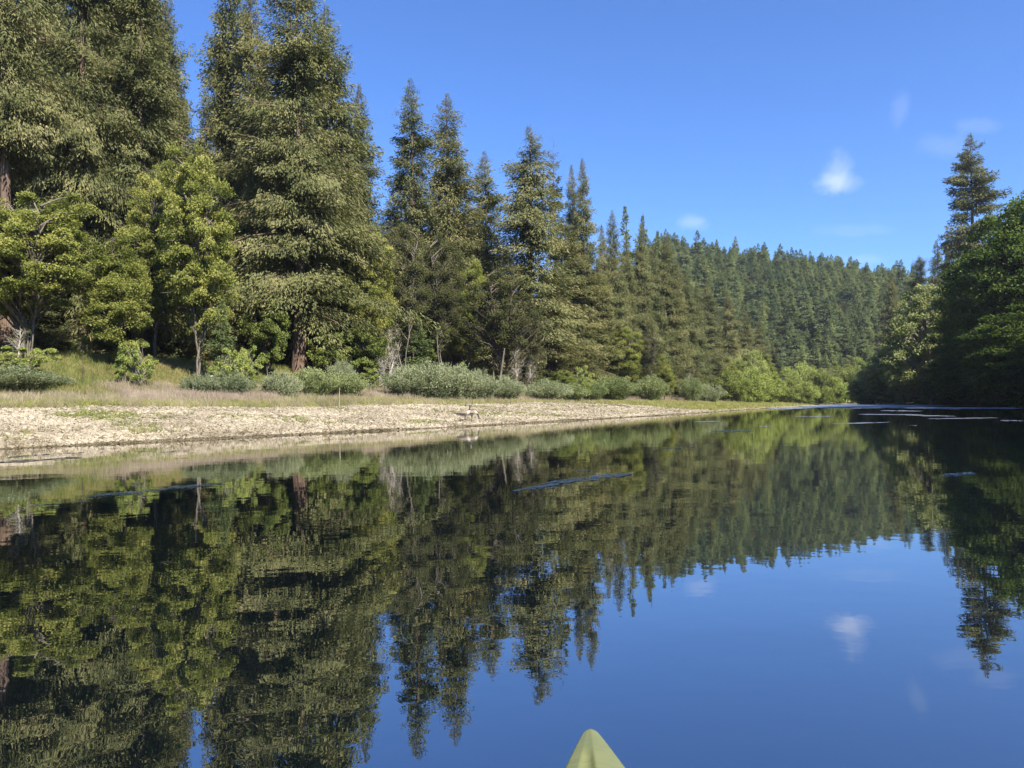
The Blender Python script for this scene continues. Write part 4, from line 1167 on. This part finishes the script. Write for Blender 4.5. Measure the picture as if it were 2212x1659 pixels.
def goose(loc, rz, neck, head, label):
    """body points: (x forward, z up); neck and head given as lists"""
    root = thing('goose', loc, label, 'goose', 'pair of geese', rz)
    body = [(-0.40, 0.40, 0.015), (-0.33, 0.41, 0.05), (-0.22, 0.43, 0.095), (-0.08, 0.44, 0.135), (0.08, 0.45, 0.14), (0.19, 0.47, 0.115)] + neck + head
    me = bpy.data.meshes.new('goose_body_skeleton')
    me.from_pydata([(x, 0, z) for x, z, r_ in body], [(i, i + 1) for i in range(len(body) - 1)], [])
    ob = bpy.data.objects.new('tmp', me); C.objects.link(ob)
    sk = ob.modifiers.new('skin', 'SKIN')
    for i, (x, z, r_) in enumerate(body):
        sv = me.skin_vertices[0].data[i]; sv.radius = (r_, r_); sv.use_root = (i == 3)
    ss = ob.modifiers.new('sub', 'SUBSURF'); ss.levels = 2; ss.render_levels = 2
    dg = bpy.context.evaluated_depsgraph_get()
    m2 = bpy.data.meshes.new_from_object(ob.evaluated_get(dg))
    bpy.data.objects.remove(ob)
    m2.materials.clear()
    for m_ in GB: m2.materials.append(m_)
    nk = np.array([(x, z) for x, z, r_ in neck[1:] + head]); hd = np.array(head[0][:2])
    for p_ in m2.polygons:
        c = p_.center
        d2 = np.min(np.hypot(nk[:, 0] - c.x, nk[:, 1] - c.z))
        dh = math.hypot(c.x - hd[0], c.z - hd[1])
        in_neck = d2 < 0.055 or dh < 0.06
        if in_neck:
            p_.material_index = 3 if (dh < 0.035 and abs(c.y) > 0.02 and c.z < hd[1] + 0.004) else 2
        elif c.x < -0.34: p_.material_index = 2
        elif c.x < -0.25 and c.z < 0.42: p_.material_index = 3
        elif c.x > 0.15 or c.z < 0.40: p_.material_index = 1
        else: p_.material_index = 0
        p_.use_smooth = True
    link_mesh('body', m2, root)
    for s in (-1, 1):
        # folded wing over the flank
        V = []; 
        for i, (x, zt, zb) in enumerate([(0.14, 0.52, 0.42), (0.05, 0.56, 0.40), (-0.10, 0.565, 0.40), (-0.24, 0.53, 0.41), (-0.38, 0.47, 0.435), (-0.46, 0.435, 0.425)]):
            yo = s * (0.125 if i in (1, 2) else 0.105 if i in (0, 3) else 0.05 if i == 4 else 0.02)
            V += [(x, yo * 0.55, zt), (x, yo * 1.15, (zt + zb) / 2), (x, yo * 1.0, zb)]
        F_ = [(i * 3 + j, i * 3 + j + 1, i * 3 + j + 4, i * 3 + j + 3) for i in range(5) for j in range(2)]
        mw_ = mesh_np('goose_wing', V, F_, [GB[0]], smooth=True)
        wg = link_mesh('wing', mw_, root)
        sol = wg.modifiers.new('solid', 'SOLIDIFY'); sol.thickness = 0.012; sol.offset = 0
        tb = Tubes()
        fx = 0.03 * s
        tb.add(np.array([(0.02 + fx, 0.06 * s, 0.34), (0.03 + fx, 0.06 * s, 0.20), (0.0 + fx, 0.06 * s, 0.10), (0.01 + fx, 0.06 * s, 0.012)]), [0.03, 0.013, 0.010, 0.010], 6)
        for ta in (-0.45, 0.0, 0.45):
            tb.add(np.array([(0.0 + fx, 0.06 * s, 0.012), (0.05 * math.cos(ta) + fx, 0.06 * s + 0.05 * math.sin(ta), 0.008), (0.09 * math.cos(ta) + fx, 0.06 * s + 0.09 * math.sin(ta), 0.004)]), [0.010, 0.008, 0.004], 5)
        link_mesh('leg', tb.mesh('goose_leg', goose_leg), root)
    hx, hz = head[0][:2]; bx, bz = head[-1][:2]
    tb = Tubes(); dx, dz = bx - hx, bz - hz; L_ = math.hypot(dx, dz)
    tb.add(np.array([(bx - dx * 0.1, 0, bz), (bx + dx / L_ * 0.03, 0, bz + dz / L_ * 0.03 - 0.004), (bx + dx / L_ * 0.06, 0, bz + dz / L_ * 0.06 - 0.008)]), [0.020, 0.014, 0.005], 8)
    link_mesh('bill', tb.mesh('goose_bill', goose_leg), root)
    return root

gp1 = at(1003, 880, 38.5); gp2 = at(1018, 880, 39.2)
goose((gp1.x, gp1.y, T(gp1.x, gp1.y)), 0.0, [(0.24, 0.55, 0.075), (0.262, 0.64, 0.042), (0.275, 0.74, 0.033), (0.29, 0.84, 0.030)], [(0.315, 0.905, 0.040), (0.355, 0.902, 0.026)],
      'goose standing with its dark neck stretched up on the gravel bar')
goose((gp2.x, gp2.y, T(gp2.x, gp2.y)), 0.25, [(0.27, 0.44, 0.075), (0.33, 0.36, 0.042), (0.37, 0.26, 0.034), (0.39, 0.17, 0.031)], [(0.405, 0.10, 0.038), (0.425, 0.065, 0.025)],
      'goose bending down to feed beside the upright one')

# ------------------------------------------------------------------ ripple strips on the water
mr, t, out = new_mat('rippled_water')
geo = nn(t, 'ShaderNodeNewGeometry')
mp = nn(t, 'ShaderNodeMapping'); mp.inputs['Scale'].default_value = (0.8, 1.3, 1); t.links.new(geo.outputs['Position'], mp.inputs[0])
n1 = nn(t, 'ShaderNodeTexNoise'); n1.inputs['Scale'].default_value = 16; n1.inputs['Detail'].default_value = 3; t.links.new(mp.outputs[0], n1.inputs['Vector'])
bp = nn(t, 'ShaderNodeBump'); bp.inputs['Strength'].default_value = 1; bp.inputs['Distance'].default_value = 0.05
t.links.new(n1.outputs[0], bp.inputs['Height'])
gl = nn(t, 'ShaderNodeBsdfGlossy'); gl.inputs['Roughness'].default_value = 0.25; gl.inputs['Color'].default_value = (0.55, 0.72, 1.0, 1)
t.links.new(bp.outputs[0], gl.inputs['Normal'])
body = nn(t, 'ShaderNodeBsdfDiffuse'); body.inputs['Color'].default_value = (0.02, 0.03, 0.03, 1)
fr = nn(t, 'ShaderNodeFresnel'); fr.inputs['IOR'].default_value = 1.6; t.links.new(bp.outputs[0], fr.inputs['Normal'])
mx = nn(t, 'ShaderNodeMixShader'); t.links.new(fr.outputs[0], mx.inputs[0]); t.links.new(body.outputs[0], mx.inputs[1]); t.links.new(gl.outputs[0], mx.inputs[2])
t.links.new(mx.outputs[0], out.inputs[0])
mglint = flat_mat('glint_slivers', (0.11, 0.125, 0.15))  # flat pale colour standing in for glints on the far water

def strip_mesh(name, u0, v0, u1, v1, thick, mat, seed, parts=3):
    """irregular slivers lying on the water between two seen points"""
    r = np.random.default_rng(seed)
    V = []; F_ = []
    L_ = math.hypot(u1 - u0, v1 - v0)
    cnt = max(2, int(parts * (5 + L_ / 7)))
    for k in range(cnt):
        c = r.random(); env = math.sin(c * math.pi) ** 0.6
        uc = u0 + (u1 - u0) * c; vc = v0 + (v1 - v0) * c + r.normal(0, thick * 0.30) * env
        hl = L_ * (0.03 + 0.09 * r.random()) * (0.5 + env * 0.6)
        th = max(0.25, thick * 0.07 * (0.5 + 1.2 * r.random()))
        n = 9; base = len(V)
        for i in range(n):
            f = i / (n - 1); uu = uc + (f - 0.5) * 2 * hl; vv = vc + (v1 - v0) / (u1 - u0) * (f - 0.5) * 2 * hl
            q = th * math.sin(f * math.pi) ** 0.7 * (0.4 + 0.9 * r.random())
            for w_ in (vv - q, vv + q + 0.05):
                p = at_z(uu, w_, 0.004); V.append((p.x, p.y, 0.004 + 0.00012 * k))
        for i in range(n - 1):
            j = base + i * 2
            F_.append((j, j + 1, j + 3, j + 2))
    o = link_mesh(name, mesh_np(name, V, F_, [mat]))
    o['kind'] = 'stuff'
    return o
for i, (u0, v0, u1, v1, th, pr) in enumerate([(1110, 1060, 1240, 1040, 9, 2), (1190, 1042, 1362, 1024, 9, 2), (190, 1072, 340, 1060, 7, 2), (330, 1058, 480, 1044, 6, 2), (1240, 1018, 1300, 1014, 3, 1),
                                              (2035, 1026, 2106, 1022, 6, 3), (60, 1092, 190, 1082, 3, 1), (1540, 932, 1625, 931, 3, 2), (1430, 968, 1500, 966, 2, 1)]):
    strip_mesh('ripples', u0, v0, u1, v1, th, mr, 200 + i, pr)
for i, (u0, v0, u1, v1, th, pr) in enumerate([(1800, 915.5, 1920, 912, 2.0, 2), (1960, 897, 2060, 899, 1.6, 4), (1860, 895, 1990, 896, 1.4, 4), (1720, 900, 1800, 899, 1.2, 3), (1640, 921, 1690, 920, 1.6, 1),
                                              (1965, 919, 1985, 919, 1.6, 1), (1960, 938, 1978, 938, 1.8, 1), (2160, 908, 2212, 909, 1.6, 2), (1905, 887, 1990, 888, 1.2, 3), (1500, 911, 1560, 910, 1.0, 2),
                                              (1835, 882, 1842, 882, 1.6, 1), (2010, 905, 2150, 903, 1.0, 6)]):
    strip_mesh('glint_slivers', u0, v0, u1, v1, th, mglint, 300 + i, pr)
mr2 = mr.copy(); mr2.name = 'wind_ruffled_water'
for n_ in mr2.node_tree.nodes:
    if n_.type == 'BSDF_GLOSSY':
        n_.inputs['Roughness'].default_value = 0.6; n_.inputs['Color'].default_value = (0.8, 0.9, 1.0, 1)
for i, (u0, v0, u1, v1, th, pr) in enumerate([(1740, 877.5, 2060, 874.5, 7, 9), (1660, 882, 1800, 879, 3, 4), (1900, 880, 2200, 882, 3, 4)]):
    strip_mesh('ripples', u0, v0, u1, v1, th, mr2, 500 + i, pr)
# floating dark weed near the left shore
mweed = flat_mat('floating_weed', (0.045, 0.045, 0.03))
for i, (u0, v0, u1, v1, th, pr) in enumerate([(0, 998, 175, 988, 5, 2), (15, 988, 105, 981, 3, 2), (125, 979, 185, 977, 1.5, 1), (270, 976, 325, 973, 2, 1), (370, 990, 408, 989, 2, 1), (350, 975, 408, 973, 1.5, 1)]):
    strip_mesh('floating_weed', u0, v0, u1, v1, th, mweed, 400 + i, pr)

# ------------------------------------------------------------------ kayak
tip = at_z(1275, 1570, 0.318)
low = at_z(1288, 1659, 0.31)
mk, t, out = new_mat('kayak_shell')
tcd = nn(t, 'ShaderNodeTexCoord')
n1 = nn(t, 'ShaderNodeTexNoise'); n1.inputs['Scale'].default_value = 14; n1.inputs['Detail'].default_value = 5; t.links.new(tcd.outputs['Object'], n1.inputs['Vector'])
mp = nn(t, 'ShaderNodeMapping'); mp.inputs['Scale'].default_value = (60, 5, 20); t.links.new(tcd.outputs['Object'], mp.inputs[0])
n2 = nn(t, 'ShaderNodeTexNoise'); n2.inputs['Scale'].default_value = 1.0; n2.inputs['Detail'].default_value = 6; t.links.new(mp.outputs[0], n2.inputs['Vector'])
col = mixc(t, n1.outputs[0], (0.080, 0.100, 0.034), (0.165, 0.165, 0.062))  # shell colour darkened in place of the paddler's cast shadow
col = mixc(t, math_n(t, 'MULTIPLY_ADD', n2.outputs[0], 4.0, -2.3, clamp=True), col, (0.06, 0.072, 0.04))
b = nn(t, 'ShaderNodeBsdfPrincipled'); t.links.new(col, b.inputs['Base Color']); b.inputs['Roughness'].default_value = 0.22
bp = nn(t, 'ShaderNodeBump'); bp.inputs['Strength'].default_value = 0.15; bp.inputs['Distance'].default_value = 0.01
t.links.new(n2.outputs[0], bp.inputs['Height']); t.links.new(bp.outputs[0], b.inputs['Normal'])
t.links.new(b.outputs[0], out.inputs[0])
mkd = flat_mat('kayak_black', (0.03, 0.03, 0.03), 0.5)
axis_dir = Vector((tip.x - 0.09, tip.y, 0)).normalized()
LK = 3.0
kroot = thing('kayak', (tip.x - axis_dir.x * LK / 2, tip.y - axis_dir.y * LK / 2, 0), 'yellow green kayak bow pointing out over the water at the bottom of the picture', 'kayak', None,
              math.atan2(axis_dir.y, axis_dir.x))
st_ = []
for i in range(61):
    # denser stations towards the bow (x = +LK/2)
    f = i / 60
    x = -LK / 2 + LK * (1 - (1 - f) ** 2.2)
    q = abs(x) / (LK / 2)
    hw = 0.31 * (1 - q ** 2.6) ** 0.9
    e = LK / 2 - abs(x)
    hw = min(hw * 3, 0.29 * math.sin(min(1, e / 1.35) * math.pi / 2) ** 0.9 * 0.93 + 0.007)
    if e < 0.014: hw *= max(math.sqrt(max(1 - (1 - e / 0.014) ** 2, 0.0)), 0.06)
    zg = 0.20 + 0.115 * q ** 2.5
    zd = zg + 0.055 * (1 - 0.3 * q) * min(1, hw / 0.16)
    zk = -0.09 + 0.30 * max(0, (q - 0.75) / 0.25) ** 2.2
    st_.append((x, hw, zg, zd, zk))
def loft(rows, mat, name, smooth=True, close=False):
    V = [p for r_ in rows for p in r_]; n = len(rows[0])
    F_ = [(i * n + j, i * n + j + 1, (i + 1) * n + j + 1, (i + 1) * n + j) for i in range(len(rows) - 1) for j in range(n - 1)]
    return mesh_np(name, V, F_, [mat], smooth=smooth)
hull = [[(x, hw * a, zk + (zg - zk) * b_) for a, b_ in ((-1, 1), (-0.99, 0.75), (-0.9, 0.42), (-0.6, 0.12), (0, 0), (0.6, 0.12), (0.9, 0.42), (0.99, 0.75), (1, 1))] for x, hw, zg, zd, zk in st_]
link_mesh('hull', loft(hull, mk, 'kayak_hull'), kroot)
def deck_rows(sel):
    return [[(x, hw * a, zg + (zd - zg) * b_) for a, b_ in ((-1.02, -0.05), (-1.0, 0.12), (-0.93, 0.22), (-0.55, 0.62), (-0.12, 1.02), (-0.04, 1.06), (0.04, 1.05), (0.10, 0.98 - rc), (0.42, 0.72 - rc), (0.50, 0.70), (0.58, 0.60), (0.93, 0.22), (1.0, 0.12), (1.02, -0.05))]
            for x, hw, zg, zd, zk in st_ if sel(x) for rc in [0.30 * min(1, max(0, (LK / 2 - 0.075 - abs(x)) / 0.012))]]
dk = link_mesh('deck', loft(deck_rows(lambda x: x > 0.28), mk, 'kayak_foredeck'), kroot)
link_mesh('deck', loft(deck_rows(lambda x: x < -0.50), mk, 'kayak_afterdeck'), kroot)
# side decks beside the cockpit
for s in (-1, 1):
    rows = []
    for x, hw, zg, zd, zk in st_:
        if -0.62 < x < 0.42:
            rows.append([(x, s * hw * 1.02, zg - 0.002), (x, s * hw, zg + 0.008), (x, s * (hw * 0.5 + 0.1), zd - 0.012)])
    link_mesh('side_deck', loft(rows, mk, 'kayak_side_deck'), kroot)
for sgn in (-1, 1):
    tb = Tubes()
    tb.add(np.array([(x, sgn * hw * 1.015, zg - 0.006) for x, hw, zg, zd, zk in st_ if hw > 0.004]), np.full(sum(1 for q in st_ if q[1] > 0.004), 0.0022), 6)
    link_mesh('seam', tb.mesh('kayak_seam', flat_mat('kayak_seam', (0.05, 0.055, 0.02), 0.5)), kroot)
tb = Tubes()
an = np.linspace(0, 2 * np.pi, 40)
tb.add(np.stack([-0.1 + 0.46 * np.cos(an), 0.235 * np.sin(an), 0.262 + 0 * an], 1), np.full(40, 0.014), 8)
link_mesh('cockpit_rim', tb.mesh('kayak_cockpit_rim', mkd), kroot)
seat = [[(x, y_, z_ + 0.10 * (abs(y_) / 0.18) ** 2) for y_ in (-0.18, -0.1, 0, 0.1, 0.18)] for x, z_ in ((0.10, 0.02), (0.0, 0.0), (-0.2, 0.0), (-0.32, 0.05), (-0.38, 0.28))]
ms = link_mesh('seat', loft(seat, mkd, 'kayak_seat'), kroot)
sol = ms.modifiers.new('solid', 'SOLIDIFY'); sol.thickness = 0.015
tb = Tubes()
tb.add(np.array([(LK / 2 - 0.30, -0.05, 0.345), (LK / 2 - 0.31, -0.02, 0.372), (LK / 2 - 0.31, 0.02, 0.372), (LK / 2 - 0.30, 0.05, 0.345)]), [0.008] * 4, 6)
link_mesh('grab_handle', tb.mesh('kayak_handle', mkd), kroot)

# ------------------------------------------------------------------ thin summer air
mh, t, out = new_mat('air')
pv = nn(t, 'ShaderNodeVolumePrincipled')
pv.inputs['Color'].default_value = (0.80, 0.88, 1.0, 1)
pv.inputs['Density'].default_value = 0.00012
pv.inputs['Anisotropy'].default_value = 0.2
t.links.new(pv.outputs[0], out.inputs['Volume'])
x0, x1, y0, y1, z0_, z1_ = -1300, 1300, -700, 1500, -8, 150
hv = [(x0, y0, z0_), (x1, y0, z0_), (x1, y1, z0_), (x0, y1, z0_), (x0, y0, z1_), (x1, y0, z1_), (x1, y1, z1_), (x0, y1, z1_)]
hm = mesh_np('haze', hv, [(0, 3, 2, 1), (4, 5, 6, 7), (0, 1, 5, 4), (1, 2, 6, 5), (2, 3, 7, 6), (3, 0, 4, 7)], [mh])
tag(link_mesh('haze', hm), kind='stuff')
S.cycles.volume_bounces = 0
